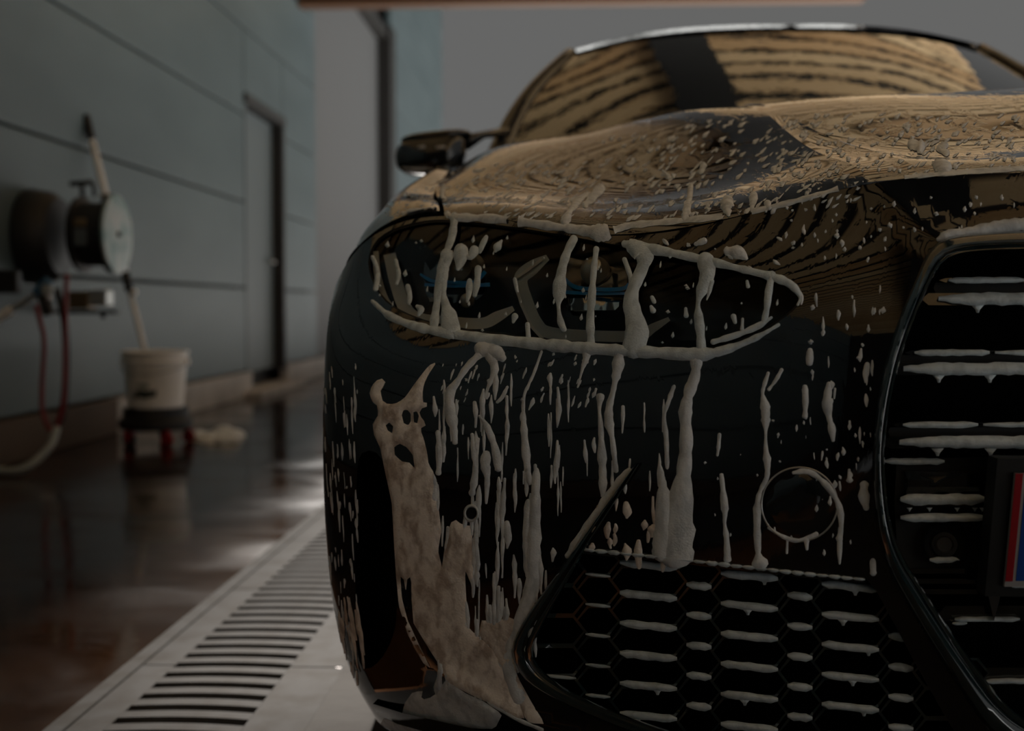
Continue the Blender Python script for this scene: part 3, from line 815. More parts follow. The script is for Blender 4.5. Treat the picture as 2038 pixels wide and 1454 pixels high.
slab('lip_splitter', [(742, 1400), (800, 1418), (880, 1436), (1000, 1462), (1150, 1495), (1400, 1545), (1700, 1585), (1700, 1610), (1400, 1570), (1150, 1522), (1000, 1490), (870, 1462), (790, 1440), (748, 1418)], -.02, .10, M['paint'], car, step=40)

# ---- windshield, pillars, roof (car turned very slightly, so the cabin axis drifts left)
XW = .54
def wrow(us, Ys, zs, cx): return [(cx - u, Y, z) for u, Y, z in zip(us, Ys, zs)]
NW = [wrow([.72, .45, 0, -.45, -.72], [2.90, 2.74, 2.66, 2.74, 2.90], [1.03, 1.03, 1.035, 1.03, 1.03], .565),
      wrow([.645, .40, 0, -.40, -.645], [3.08, 2.97, 2.91, 2.97, 3.08], [1.20, 1.225, 1.235, 1.225, 1.20], .555),
      wrow([.525, .34, 0, -.34, -.53], [3.26, 3.20, 3.16, 3.20, 3.26], [1.350, 1.378, 1.387, 1.378, 1.352], .545)]
SW = Surf(NW, 60, 40)
if SW.nrm(np.array([[SW.x[2], SW.y[1]]]))[0, 1] > 0: SW.flip = True
uv, T = rect_uv(SW, 60, 40); lift(SW, uv, T, 'windshield', M['windshield'], car)
def pil(sgn, i):
    pts = []
    for r in np.linspace(0, SW.y[-1], 12):
        pts.append(Vector(SW.ev([[0 if sgn < 0 else SW.x[-1], r]])[0]))
    return pts
for sgn in (-1, 1):
    p = pil(sgn, 0); p = [q + Vector((sgn * .012, .02, -.004)) for q in p]
    MB().tube([p[0] + (p[0] - p[1]) * .6] + p, [.036] + [.034 - .012 * i / 11 for i in range(12)], 10).build('windshield_pillar', M['paint'], car, smooth=True)
NR = [wrow([.53, .34, 0, -.34, -.535], [3.25, 3.19, 3.15, 3.19, 3.25], [1.356, 1.384, 1.393, 1.384, 1.358], .545),
      wrow([.55, .35, 0, -.35, -.55], [3.7, 3.7, 3.68, 3.7, 3.7], [1.355, 1.392, 1.405, 1.392, 1.355], .52),
      wrow([.52, .35, 0, -.35, -.52], [4.4, 4.4, 4.4, 4.4, 4.4], [1.30, 1.34, 1.355, 1.34, 1.30], .48),
      wrow([.50, .35, 0, -.35, -.50], [5.2, 5.25, 5.28, 5.25, 5.2], [1.05, 1.09, 1.10, 1.09, 1.05], .44)]
SR = Surf(NR, 40, 40)
if SR.nrm(np.array([[SR.x[2], SR.y[1]]]))[0, 2] < 0: SR.flip = True
uv, T = rect_uv(SR, 40, 40); lift(SR, uv, T, 'roof', M['paint'], car)
# doors / rear body and side glass: simple lofted volume behind the fenders
bd = MB(); secs = []
for (Y, cx, w, zt) in ((2.62, .60, .965, .93), (3.1, .56, .955, .98), (4.0, .50, .95, 1.0), (5.0, .44, .93, 1.0), (5.7, .40, .86, .96)):
    secs.append([(cx + s * w * a, Y, z) for s, a, z in ((-1, .93, .18), (-1, .99, .32), (-1, 1.0, .60), (-1, .985, zt - .12), (-1, .90, zt), (1, .90, zt), (1, .985, zt - .12), (1, 1.0, .60), (1, .99, .32), (1, .93, .18))])
nS = 10
bd.add([p for s in secs for p in s], [(a * nS + i, a * nS + (i + 1) % nS, (a + 1) * nS + (i + 1) % nS, (a + 1) * nS + i) for a in range(4) for i in range(nS)] + [tuple(range(nS)), tuple(4 * nS + i for i in range(nS))]).build('body_shell', M['paint'], car, auto=.7)
for sg in (-1, 1):
    v = [(.57 + sg * .80, 2.95, 1.0), (.50 + sg * .80, 4.0, 1.01), (.45 + sg * .74, 5.0, 1.0), (.50 + sg * .52, 4.3, 1.30), (.52 + sg * .55, 3.7, 1.35), (.545 + sg * .535, 3.28, 1.345)]
    w = [(p[0] - sg * .02, p[1], p[2]) for p in v]
    MB().add(v + w, [(0, 1, 2, 3, 4, 5), (11, 10, 9, 8, 7, 6)] + [(i, (i + 1) % 6, 6 + (i + 1) % 6, 6 + i) for i in range(6)]).build('side_window', M['windshield'], car)
    wx = XC + sg * .86
    wh = MB().lathe((wx - .12, 2.08, .335), (1, 0, 0), [(0, .20), (0, .31), (.02, .33), (.22, .33), (.24, .31), (.24, .20)], 40).build('wheel', M['rubber'], car, auto=.6)
    MB().lathe((wx - .02 + sg * .09, 2.08, .335), (sg, 0, 0), [(0, .22), (.012, .21), (.0, .19), (-.03, .05), (.0, .03)], 10).build('wheel_rim', M['smoke'], wh, auto=.4)
MB().box((XC, 2.1, .62), (1.66, 1.0, .3)).build('engine_bay', M['void'], car)

# the same units on the other half of the front
def mirror_tree(o, parent):
    c = bpy.data.objects.new(o.name.split('.')[0], o.data); COL.objects.link(c); c.parent = parent
    if parent is car:
        c.matrix_parent_inverse = Matrix.Translation(-car.location); c.scale = (-1, 1, 1); c.location = (2 * XC, 0, 0)
    for ch in o.children: mirror_tree(ch, c)
for _o in (hl, kg, lg, acu): mirror_tree(_o, car)

# door mirror with split lower edge and stalk
def sellip(c, r, p=.45, n=28, k=16, fx=None):
    v = []; f = []
    for j in range(k + 1):
        b = math.pi * (j / k - .5)
        for i in range(n):
            a = 2 * math.pi * i / n; sp = lambda q, e: math.copysign(abs(q) ** e, q)
            x, y, z = sp(math.cos(b), p) * sp(math.cos(a), p), sp(math.cos(b), p) * sp(math.sin(a), p), sp(math.sin(b), p)
            if fx: x, y, z = fx(x, y, z)
            v.append((c[0] + r[0] * x, c[1] + r[1] * y, c[2] + r[2] * z))
    for j in range(k):
        for i in range(n): f.append((j * n + i, j * n + (i + 1) % n, (j + 1) * n + (i + 1) % n, (j + 1) * n + i))
    return v, f
mc = at(858, 312, 2.85)
shape = lambda x, y, z: (x * (1 - .10 * (z < 0) * abs(z)) + .05 * z, y * (1 - .25 * x * 0), z * (.86 + .14 * x) + .08 * x)
v, f = sellip(mc, (.083, .06, .052), .5, fx=shape); mm = MB().add(v, f).build('door_mirror', M['gloss'], car, smooth=True)
v, f = sellip((mc[0] + .012, mc[1] + .005, mc[2] + .044), (.083, .057, .014), .7, fx=lambda x, y, z: (x, y, z + .6 * x)); MB().add(v, f).build('mirror_cap', M['paint'], mm, smooth=True)
MB().tube([at(925, 287, 2.86), at(945, 275, 2.87), at(963, 268, 2.9), at(1010, 262, 2.95)], [.016, .014, .009, .012], 8).build('mirror_stalk', M['paint'], mm, smooth=True)
pth = [at(x, y, 2.782) for x, y in ((800, 333), (830, 336), (870, 337), (915, 334))]
MB().tube(pth, .0022, 6).build('mirror_trim', M['alu'], mm, smooth=True)
for x0, x1 in ((832, 846), (868, 886)):
    MB().tube([at(x0, 293, 2.785), at(x1, 292, 2.785)], .0028, 6).build('turn_signal', M['white'], mm, smooth=True)

# ------------------------------------------------------------------ things along the wall
def px_tube(name, pts, r, m, parent=None, n=10, sm=5):
    return MB().tube(catmull([tuple(p) for p in pts], sm), r, n).build(name, m, parent, smooth=True)

# bucket on a wheeled dolly
by, bx = 5.85, at(310, 800, 5.85)[0]
dol = empty('bucket_dolly', (bx, by, 0))
tag(dol, 'black round dolly with red castors carrying the white bucket', 'dolly')
MB().lathe((bx, by, .075), (0, 0, 1), [(0, .14), (.0, .170), (.012, .178), (.045, .176), (.058, .160), (.105, .156), (.105, .14)], 40).build('platform', M['black'], dol, auto=.6)
for i in range(5):
    a = math.radians(20 + 72 * i); cx, cy = bx + .155 * math.cos(a), by + .155 * math.sin(a)
    cs = MB().box((cx, cy, .068), (.03, .03, .03), bev=.004).box((cx, cy - .016, .055), (.028, .006, .06)).box((cx, cy + .016, .055), (.028, .006, .06)).build('castor', M['redpl'], dol)
    MB().lathe((cx, cy - .011, .031), (0, 1, 0), [(0, .012), (0, .028), (.004, .031), (.018, .031), (.022, .028), (.022, .012)], 20).build('castor_wheel', M['black'] if i % 2 else M['redpl'], cs, auto=.6)
bk = empty('bucket', (bx, by, .181))
tag(bk, 'white plastic bucket with a dark printed label on the wheeled dolly', 'bucket')
z0 = .181
MB().lathe((bx, by, z0), (0, 0, 1), [(0, .0), (0, .128), (.006, .133), (.215, .150), (.217, .160), (.232, .160), (.234, .153), (.262, .156), (.266, .163), (.276, .163), (.278, .156), (.270, .149), (.02, .128), (.02, 0)], 48).build('tub', M['white'], bk, auto=.5)
for sg in (-1, 1):
    MB().lathe((bx + sg * .150, by, z0 + .225), (sg, 0, 0), [(0, .02), (.018, .018), (.020, .008)], 16).build('handle_lug', M['white'], bk, auto=.6)
MB().tube([(bx + .168 * math.cos(t), by - .10 * math.sin(t) - .06 * math.sin(t), z0 + .225 - .055 * math.sin(t)) for t in np.linspace(0, math.pi, 20)], .003, 6).build('wire_handle', M['alu'], bk, smooth=True)
lab = MB(); rr = .1405
def lblob(a0, a1, h0, h1):
    v = []; k = 6
    for h in (h0, h1):
        for i in range(k + 1):
            a = a0 + (a1 - a0) * i / k; r = .133 + (.150 - .133) * h / .215 + .0012
            v.append((bx + r * math.sin(a), by - r * math.cos(a), z0 + h))
    lab.add(v, [(i, i + 1, k + 2 + i, k + 1 + i) for i in range(k)])
for a0, a1, h0, h1 in ((-.50, -.40, .055, .075), (-.41, -.30, .050, .088), (-.31, -.20, .060, .092), (-.21, -.05, .052, .094), (-.06, .08, .050, .090), (.07, .20, .056, .092), (.19, .32, .058, .088), (.30, .36, .064, .094)):
    lblob(a0, a1, h0, h1)
lab.build('printed_label', mat('dark_green_print', (.05, .065, .06), .5), bk)
lab = MB(); lblob(-.30, .10, .10, .125); lab.build('printed_arc', mat('pale_green_print', (.38, .45, .43), .5), bk)

# long-handled brush leaning from the bucket on the wall
pb, pt = Vector((bx - .02, by + .02, .30)), Vector(at(170, 228, 6.0))
wb_ = empty('wash_brush', tuple(pb)); tag(wb_, 'long white wash brush handle with black grip standing in the bucket', 'brush')
def pl(t): return pb + (pt - pb) * t
MB().tube([pl(0), pl(.42)], .0135, 12).build('lower_pole', M['white'], wb_, smooth=True)
MB().tube([pl(.41), pl(.92)], .017, 12).build('upper_pole', M['white'], wb_, smooth=True)
MB().tube([pl(.335), pl(.34), pl(.40), pl(.41)], [.012, .022, .022, .014], 12).build('clamp', M['black'], wb_, smooth=True)
MB().tube([pl(.335) + Vector((.012, -.01, 0)), pl(.335) + Vector((.034, -.014, -.004))], .016, 10).build('clamp_knob', M['white'], wb_, smooth=True)
MB().tube([pl(.90), pl(.915), pl(.995), pl(1.0)], [.015, .022, .021, .012], 12).build('grip', M['black'], wb_, smooth=True)
MB().box(pb + Vector((0, 0, -.06)), (.10, .05, .03), bev=.008).build('brush_head', M['black'], wb_)
MB().tube([pl(1.0) + Vector((-.002, 0, -.004)), pl(.99) + Vector((-.05, .0, .004)), Vector((WX + .01, pt.y, pl(.97).z))], .011, 8).build('hanger', M['black'], wb_, smooth=True)

# hose reel bolted to the wall, disc facing the bay
ry = 5.35
def rp(px, py): return Vector(at(px, py, ry))
dc = rp(231, 466)
rl = empty('hose_reel', (WX, ry, dc.z)); tag(rl, 'black wall-mounted hose reel with a pale teal disc face', 'hose reel')
R_ = 80 / F * ry
MB().lathe(dc, (1, 0, 0), [(-.004, .0), (-.004, R_ * .98), (.004, R_), (.010, R_ * .99), (.013, R_ * .9), (.010, R_ * .3), (.010, 0)], 48).build('disc', M['disc'], rl, auto=.5)
MB().lathe(dc, (1, 0, 0), [(.008, .012), (.02, .012), (.024, .006)], 16).build('hub', M['black'], rl, auto=.6)
MB().lathe((dc.x - .165, dc.y, dc.z), (1, 0, 0), [(0, .03), (0, R_ * .93), (.02, R_ * .97), (.03, R_ * .80), (.13, R_ * .80), (.14, R_ * .98), (.158, R_ * 1.0), (.16, .05)], 44).build('drum', M['black'], rl, auto=.6)
MB().lathe((WX + .002, ry, dc.z - .01), (1, 0, 0), [(0, .05), (0, .21), (.02, .215), (.10, .20), (.14, .17), (.15, .05)], 40).build('rear_drum', M['black'], rl, auto=.6)  # round black drum shape on the wall behind the reel
MB().box((dc.x - .105, ry - .145, dc.z + .045), (.055, .01, .035), bev=.004).build('plate', M['brass'], rl)
MB().box((dc.x - .105, ry - .147, dc.z - .02), (.058, .01, .075), bev=.004).build('window', mat('grey_slate', (.10, .12, .13), .4), rl)
MB().tube([rp(140, 366), rp(185, 362)], .012, 8).build('carry_bar', M['black'], rl, smooth=True)
MB().tube([rp(162, 364), rp(165, 392)], .011, 8).build('bar_post', M['black'], rl, smooth=True)
MB().tube([rp(186, 364), rp(188, 392)], .009, 8).build('bar_post', M['black'], rl, smooth=True)
MB().box(dc + Vector((-.03, -.02, R_ * .93)), (.05, .05, .02), bev=.004).build('guide', M['brass'], rl)
MB().box(dc + Vector((.0, .16, -.045)), (.012, .03, .05), bev=.004).build('latch', mat('dark_red_latch', (.10, .025, .02), .5), rl)
# small bracket shelf below the reel
sh = empty('wall_bracket', (WX, 5.55, .66)); tag(sh, 'small brown and grey wall bracket shelf under the hose reel', 'bracket')
MB().box((WX + .15, 5.55, .705), (.10, .10, .085), bev=.008).build('bracket_box', M['brass'], sh)
MB().box((WX + .24, 5.55, .715), (.09, .09, .075), bev=.008).build('valve_body', M['alu'], sh)
MB().box((WX + .16, 5.55, .650), (.32, .06, .018), bev=.004).build('shelf', M['black'], sh)
MB().tube([(WX + .25, 5.55, .65), (WX + .25, 5.55, .62)], .012, 8).build('shelf_peg', M['black'], sh, smooth=True)

# pressure lance on its wall hook, with hoses hanging down
ly = 5.0
def lp(px, py, y=ly): return Vector(at(px, py, y))
ln = empty('spray_lance', tuple(lp(85, 590))); tag(ln, 'pressure washer lance with blue fitting hung on the wall below the reel', 'spray lance')
px_tube('lance_tube', [lp(78, 582), lp(40, 606), lp(-8, 634)], .012, M['alu'], ln)
px_tube('lance_tip', [lp(24, 616), lp(-10, 637)], .020, M['white'], ln)
px_tube('blue_fitting', [lp(98, 558), lp(82, 574), lp(72, 584)], .026, M['bluepl'], ln)
px_tube('gun_body', [lp(92, 566), lp(93, 586)], .030, M['greyhose'], ln)
px_tube('trigger_handle', [lp(86, 588), lp(93, 610), lp(98, 626)], .027, M['black'], ln)
px_tube('nozzle_cap', [lp(93, 582), lp(96, 596)], .017, M['white'], ln)
MB().box((WX + .05, ly + .02, lp(70, 560).z), (.10, .05, .10), bev=.01).build('wall_hook', M['black'], ln)
hk = tag(px_tube('black_hose', [lp(112, 574, 5.09), lp(118, 594, 5.09), lp(129, 640, 5.09), lp(132, 720, 5.09), lp(128, 800, 5.09), lp(119, 840, 5.09), lp(107, 852, 5.09)], .017, M['blkhose']), 'black hose hanging in a curve from the lance down the wall', 'hose')
rh = tag(px_tube('red_hose', [lp(72, 606, 4.92), lp(74, 616, 4.92), lp(80, 640, 4.92), lp(88, 680, 4.92), lp(84, 760, 4.92), lp(84, 810, 4.92), lp(92, 842, 4.92), lp(103, 856, 4.92), lp(114, 844, 4.92), lp(124, 812, 4.92), lp(128, 770, 4.92), lp(130, 690, 4.92), lp(131, 600, 4.92), lp(133, 545, 4.92)], .0105, M['red']), 'thin dark red hose hanging in a loop on the wall beside the bucket', 'hose')
gy = 4.55
gh = tag(px_tube('grey_hose', [lp(112, 852, 4.85), lp(104, 880, 4.8), lp(84, 905, 4.75), lp(55, 928, 4.7), lp(20, 938, 4.68), lp(-30, 930, 4.68), lp(-80, 905, 4.7)], .017, M['greyhose']), 'light grey hose drooping off the left edge near the floor', 'hose')

# suds left on the wet floor beside the dolly
fp = MB(); rg = random.Random(3)
for i in range(26):
    a = rg.uniform(-1, 1); c = at(436 + 42 * a, 872 + rg.uniform(-9, 9), 1); 
    dd = ray(436 + 42 * a, 872 + rg.uniform(-9, 9)); tt = -CAMZ / dd.z; c = CO + dd * tt
    v, f = sellip((c.x, c.y, .004), (rg.uniform(.03, .07), rg.uniform(.03, .08), rg.uniform(.015, .045)), 1.0, 12, 8); fp.add(v, f)
tag(fp.build('floor_suds', M['foam'], smooth=True), 'heap of white suds on the wet floor beside the dolly', 'suds', kind='stuff')

# ------------------------------------------------------------------ soap foam on the car
HITS = [SF.bvh] + [q.bvh for q in SH] + [SE.bvh, SW.bvh]
def hit(px, py, maxd=9):
    best = None
    for b in HITS:
        r = b.ray_cast(CO, ray(px, py))
        if r[0] is not None and (best is None or r[3] < best[3]): best = r
    if best is None: return None
    loc, n = best[0], best[1]
    if n.dot(loc - CO) > 0: n = -n
    return loc, n

ACR = ((-1.0, 0.0), (-.72, .62), (0.0, 1.0), (.72, .62), (1.0, 0.0))
def streak(mb, path, h=1.0, sub=4, wob=.0, base=.0004, rnd=random):
    P = catmull(path, sub); k = len(P); rows = []
    S = [0.0]
    for a, b in zip(P, P[1:]): S.append(S[-1] + math.hypot(b[0] - a[0], b[1] - a[1]))
    ph = rnd.uniform(0, 50)
    # extra sections near both ends so that the tips close round
    ext = []
    for e, (i0, i1) in enumerate(((0, 1), (k - 1, k - 2))):
        p, q = P[i0], P[i1]; L = math.hypot(q[0] - p[0], q[1] - p[1]) or 1; d = ((p[0] - q[0]) / L, (p[1] - q[1]) / L); w = p[2]
        ext.append([np.array([p[0] + d[0] * w * t, p[1] + d[1] * w * t, max(.5, w * math.sqrt(max(0, 1 - t * t)))]) for t in (.45, .8, .98)])
    P = ext[0][::-1] + list(P) + ext[1]; S = [0] * 3 + S + [S[-1]] * 3; k = len(P)
    for i in range(k):
        t = P[min(i + 1, k - 1)][:2] - P[max(i - 1, 0)][:2]; L = math.hypot(*t)
        if L < 1e-6: continue
        nx, ny = -t[1] / L, t[0] / L; w = max(P[i][2], .5) * (1 + wob * rnd.uniform(-1, 1) + min(1, 7 / max(P[i][2], 1)) * (.14 * math.sin(S[i] / 9.0 + ph) + .08 * math.sin(S[i] / 4.1 + 2 * ph))); row = []
        for a, q in ACR:
            r = hit(P[i][0] + nx * w * a, P[i][1] + ny * w * a)
            if r is None: row = None; break
            d = (r[0] - CO).length
            row.append(r[0] + r[1] * (base + q * min(.0045, .5 * w / F * d) * h))
        if row: rows.append(row)
        else: rows.append(None)
    base_i = len(mb.v)
    idx = []
    for r in rows:
        if r is None: idx.append(None); continue
        idx.append(len(mb.v)); mb.v += [tuple(p) for p in r]
    for a, b, ra, rb in zip(idx, idx[1:], rows, rows[1:]):
        if a is None or b is None: continue
        if (ra[2] - rb[2]).length > .06: continue
        for j in range(4): mb.f.append((a + j, a + j + 1, b + j + 1, b + j))

def puddle(mb, poly, holes=(), step=9, h=.004, edge=14, rough=.35, rnd=random):
    outer = resample(poly, max(24, int(len(poly) * 3)), True)
    V, T = fill2d(outer, [resample(hh, 20, True) for hh in holes], step)
    e = segdist(outer, V)
    for hh in holes: e = np.minimum(e, segdist(np.array(hh, float), V))
    b = len(mb.v); ok = []
    for p, q in zip(V, e):
        r = hit(p[0], p[1])
        if r is None: ok.append(False); mb.v.append((0, 0, 0)); continue
        k = min(1, q / edge); k = math.sqrt(max(0, 1 - (1 - k) ** 2))
        ok.append(True); mb.v.append(tuple(r[0] + r[1] * (.0004 + h * k * (1 - rough * rnd.random()))))
    mb.f += [tuple(i + b for i in t) for t in T if all(ok[i] for i in t)]

def drop(mb, x, y, L, w, dx=0.0, dy=1.0, h=1.0):
    m = math.hypot(dx, dy); dx, dy = dx / m, dy / m
    streak(mb, [(x, y, w * .25), (x + dx * L * .3, y + dy * L * .3, w * .6), (x + dx * L * .75, y + dy * L * .75, w), (x + dx * L, y + dy * L, w * .35)], h, 3)

rf = random.Random(21)
# --- headlight suds
fh = MB()
for p in [
    [(905, 432, 9), (900, 470, 7), (888, 505, 8), (880, 545, 12), (872, 590, 8), (866, 630, 8), (863, 656, 9)],
    [(890, 508, 13), (884, 540, 9), (882, 580, 7), (888, 610, 9), (894, 630, 17), (897, 656, 20)],
    [(918, 500, 15), (916, 520, 11), (912, 535, 4)], [(945, 498, 9), (936, 512, 6), (926, 506, 4)],
    [(952, 535, 7), (950, 560, 7), (945, 588, 4)], [(935, 560, 6), (934, 580, 6), (930, 600, 3)],
    [(968, 472, 4), (960, 488, 7), (955, 502, 3)], [(998, 480, 3), (990, 492, 7), (986, 500, 3)],
    [(1142, 476, 8), (1130, 500, 9), (1120, 530, 8), (1115, 560, 13), (1113, 585, 12), (1112, 612, 4), (1116, 640, 6), (1122, 654, 7)],
    [(1187, 496, 6), (1182, 540, 6), (1178, 590, 8), (1175, 640, 8), (1177, 688, 8)],
    [(1262, 492, 16), (1282, 508, 20), (1278, 535, 12), (1262, 570, 13), (1256, 600, 15), (1262, 630, 19), (1268, 660, 23), (1262, 690, 24)],
    [(1243, 516, 4), (1250, 535, 5), (1258, 560, 7)],
    [(1405, 520, 18), (1408, 545, 15), (1398, 575, 12), (1390, 600, 4), (1390, 625, 9), (1394, 660, 9), (1396, 692, 10)],
    [(1415, 560, 6), (1412, 580, 4), (1407, 596, 2)],
    [(1536, 548, 9), (1530, 580, 7), (1526, 615, 7), (1520, 642, 5)],
    [(742, 512, 4), (752, 540, 5), (748, 575, 5)], [(788, 520, 5), (794, 545, 4), (790, 565, 3)],
    [(812, 570, 5), (816, 590, 6), (814, 604, 3)], [(831, 610, 4), (838, 616, 8), (834, 626, 4)],
    [(1298, 592, 4), (1302, 600, 5)], [(1296, 610, 3), (1300, 618, 6)], [(1365, 615, 4), (1366, 628, 5)], [(1460, 630, 6), (1463, 640, 5)], [(1487, 560, 3), (1489, 570, 4)], [(1478, 635, 3), (1477, 655, 4)],
    [(1025, 556, 4), (1030, 580, 3)], [(1025, 630, 7), (1022, 640, 4)], [(1050, 645, 4), (1052, 672, 5)],
]:
    streak(fh, p)
streak(fh, [(742, 600, 4), (775, 628, 7), (830, 650, 9), (900, 664, 10), (1000, 677, 11), (1100, 687, 12), (1200, 695, 12), (1300, 701, 12), (1390, 705, 13), (1440, 697, 9), (1500, 674, 6), (1550, 646, 3)], 1.3, 8, .08)
streak(fh, [(1245, 486, 8), (1275, 492, 12), (1330, 502, 9), (1400, 517, 9), (1470, 534, 7), (1530, 549, 8), (1570, 564, 9), (1592, 588, 4), (1588, 606, 3)], 1.1, 6, .1)
streak(fh, [(1420, 680, 6), (1470, 665, 6), (1510, 648, 6), (1535, 632, 3)], 1, 6)
for i in range(90):
    x, y = rf.uniform(750, 1580), rf.uniform(460, 690)
    if inside(head_px, np.array([(x, y)]))[0]: drop(fh, x, y, rf.uniform(3, 13), rf.uniform(1.2, 4.2), -.15)
tag(fh.build('headlight_foam', M['foam_cool'], smooth=True), 'white foam drips running over the headlight glass', 'foam', kind='stuff')

# --- bumper suds
fb_ = MB(); ft = MB()
GHOST = [(736, 782), (740, 768), (749, 757), (762, 753), (768, 761), (757, 779), (762, 797), (773, 805), (793, 801), (808, 789), (823, 767), (838, 747), (854, 727), (870, 720), (853, 745), (844, 764), (841, 784), (843, 803), (852, 801), (850, 809), (838, 813), (834, 824), (845, 838), (848, 846), (836, 853), (844, 873), (851, 903), (853, 923), (864, 940), (868, 960), (873, 1010), (879, 1055), (874, 1085), (872, 1095), (880, 1128), (886, 1085), (893, 1066), (896, 1040), (908, 1034), (920, 1044), (940, 1046), (941, 1100), (945, 1150), (938, 1162), (927, 1135), (926, 1150), (929, 1200), (934, 1250), (955, 1268), (985, 1292), (1010, 1345), (1035, 1402), (1048, 1440), (1000, 1412), (940, 1383), (889, 1356), (878, 1328), (853, 1289), (823, 1239), (819, 1189), (819, 1158), (816, 1146), (811, 1150), (808, 1178), (804, 1150), (797, 1146), (800, 1190), (812, 1235), (838, 1290), (858, 1330), (842, 1318), (812, 1262), (794, 1205), (789, 1150), (785, 1090), (783, 1050), (780, 1000), (765, 930), (757, 890), (745, 866), (742, 843), (753, 826), (752, 808), (740, 798)]
GH_HOLES = [[(800, 826), (803, 816), (811, 815), (818, 823), (818, 838), (813, 846), (804, 842)], [(823, 820), (830, 818), (834, 827), (831, 842), (824, 840)], [(768, 846), (775, 840), (783, 848), (781, 862), (772, 856)], [(785, 890), (795, 882), (810, 890), (822, 905), (826, 932), (815, 920), (800, 918), (786, 905)]]
puddle(ft, GHOST, GH_HOLES, 8, .0035, 10, .5, rf)
puddle(ft, [(953, 1262), (960, 1230), (985, 1240), (1010, 1225), (1030, 1235), (1018, 1290), (1030, 1345), (1060, 1400), (1085, 1440), (1050, 1438), (1030, 1395), (1000, 1330), (975, 1290)], (), 8, .003, 10, .6, rf)
for p in [
    [(1068, 935, 5), (1066, 980, 10), (1064, 1040, 13), (1062, 1100, 14), (1060, 1160, 15), (1046, 1210, 14), (1030, 1255, 12), (1012, 1300, 11), (1016, 1345, 13), (1032, 1385, 16)],
    [(1052, 1000, 8), (1050, 1060, 10), (1046, 1110, 5)],
    [(1168, 704, 10), (1166, 716, 8), (1160, 732, 3), (1150, 770, 2)],
    [(1232, 705, 12), (1230, 730, 11), (1226, 750, 9), (1220, 780, 5), (1213, 808, 8), (1212, 838, 9), (1218, 868, 6), (1222, 900, 5), (1226, 935, 6)],
    [(1195, 790, 8), (1193, 815, 4), (1196, 850, 5), (1198, 900, 8), (1200, 950, 8), (1200, 985, 5)],
    [(1386, 708, 12), (1384, 745, 11), (1372, 780, 11), (1364, 820, 12), (1366, 870, 14), (1362, 930, 15), (1355, 990, 24), (1348, 1050, 34), (1345, 1095, 36)],
    [(1313, 925, 4), (1318, 960, 8), (1322, 1000, 18), (1322, 1060, 22), (1318, 1098, 20)],
    [(1341, 770, 5), (1332, 795, 4), (1322, 830, 4), (1326, 870, 5), (1328, 930, 4)],
    [(1529, 742, 3), (1520, 770, 5), (1518, 785, 3), (1523, 810, 10), (1524, 836, 9), (1524, 858, 3), (1524, 890, 5), (1527, 920, 7), (1526, 950, 5), (1514, 975, 4), (1508, 1000, 7), (1507, 1050, 8), (1509, 1100, 7), (1512, 1118, 16)],
    [(1556, 735, 3), (1545, 755, 4), (1530, 775, 3)],
    [(1432, 864, 3), (1430, 890, 4), (1428, 905, 3)], [(1436, 945, 4), (1440, 985, 6), (1443, 1020, 7), (1442, 1040, 3), (1446, 1070, 6), (1448, 1112, 7)],
    [(1580, 940, 4), (1610, 938, 6), (1640, 960, 6), (1660, 985, 6), (1672, 1015, 6), (1674, 1050, 5), (1670, 1072, 6)],
    [(1530, 1050, 3), (1560, 1068, 4), (1590, 1075, 5), (1625, 1062, 4)], [(1567, 1072, 3), (1566, 1100, 2)], [(1605, 1072, 5), (1606, 1092, 3)],
    [(1602, 770, 5), (1603, 800, 6), (1602, 828, 5)], [(1650, 765, 6), (1646, 800, 10), (1650, 830, 6), (1655, 850, 8), (1658, 876, 3)], [(1612, 700, 8), (1611, 722, 6)], [(1726, 725, 5), (1723, 745, 6), (1722, 760, 2)],
    [(1720, 965, 9), (1719, 985, 11), (1724, 1010, 6)], [(1690, 935, 3), (1691, 955, 6)], [(1737, 1115, 5), (1738, 1140, 6)],
    [(1672, 1050, 4), (1671, 1090, 5), (1671, 1120, 3)],
    [(958, 694, 14), (985, 700, 16), (1000, 712, 8)], [(975, 705, 12), (985, 735, 7), (972, 770, 4), (966, 790, 3)], [(960, 700, 9), (930, 730, 6), (910, 760, 7), (896, 782, 9), (897, 820, 11), (903, 850, 9), (906, 880, 5)],
    [(1078, 700, 3), (1062, 745, 3), (1044, 785, 3), (1042, 830, 5), (1045, 880, 8), (1050, 930, 8), (1054, 960, 5)],
    [(1010, 770, 3), (1000, 790, 4), (990, 800, 3)], [(955, 828, 3), (970, 850, 6), (985, 890, 8), (992, 930, 9)], [(968, 905, 9), (966, 925, 10), (970, 950, 6), (968, 1000, 3)],
    [(940, 865, 4), (944, 900, 6), (946, 940, 6), (940, 980, 8)], [(872, 860, 5), (875, 900, 7), (873, 940, 6)],
    [(1252, 935, 5), (1225, 965, 7), (1195, 1010, 8), (1160, 1060, 8), (1130, 1105, 6)],
]:
    streak(fb_, p, 1.0, 4, .12, rnd=rf)
EXC = [head_px, kid_px, gri_px]
def free(x, y):
    q = np.array([(x, y)]); return not any(inside(e, q)[0] for e in EXC)
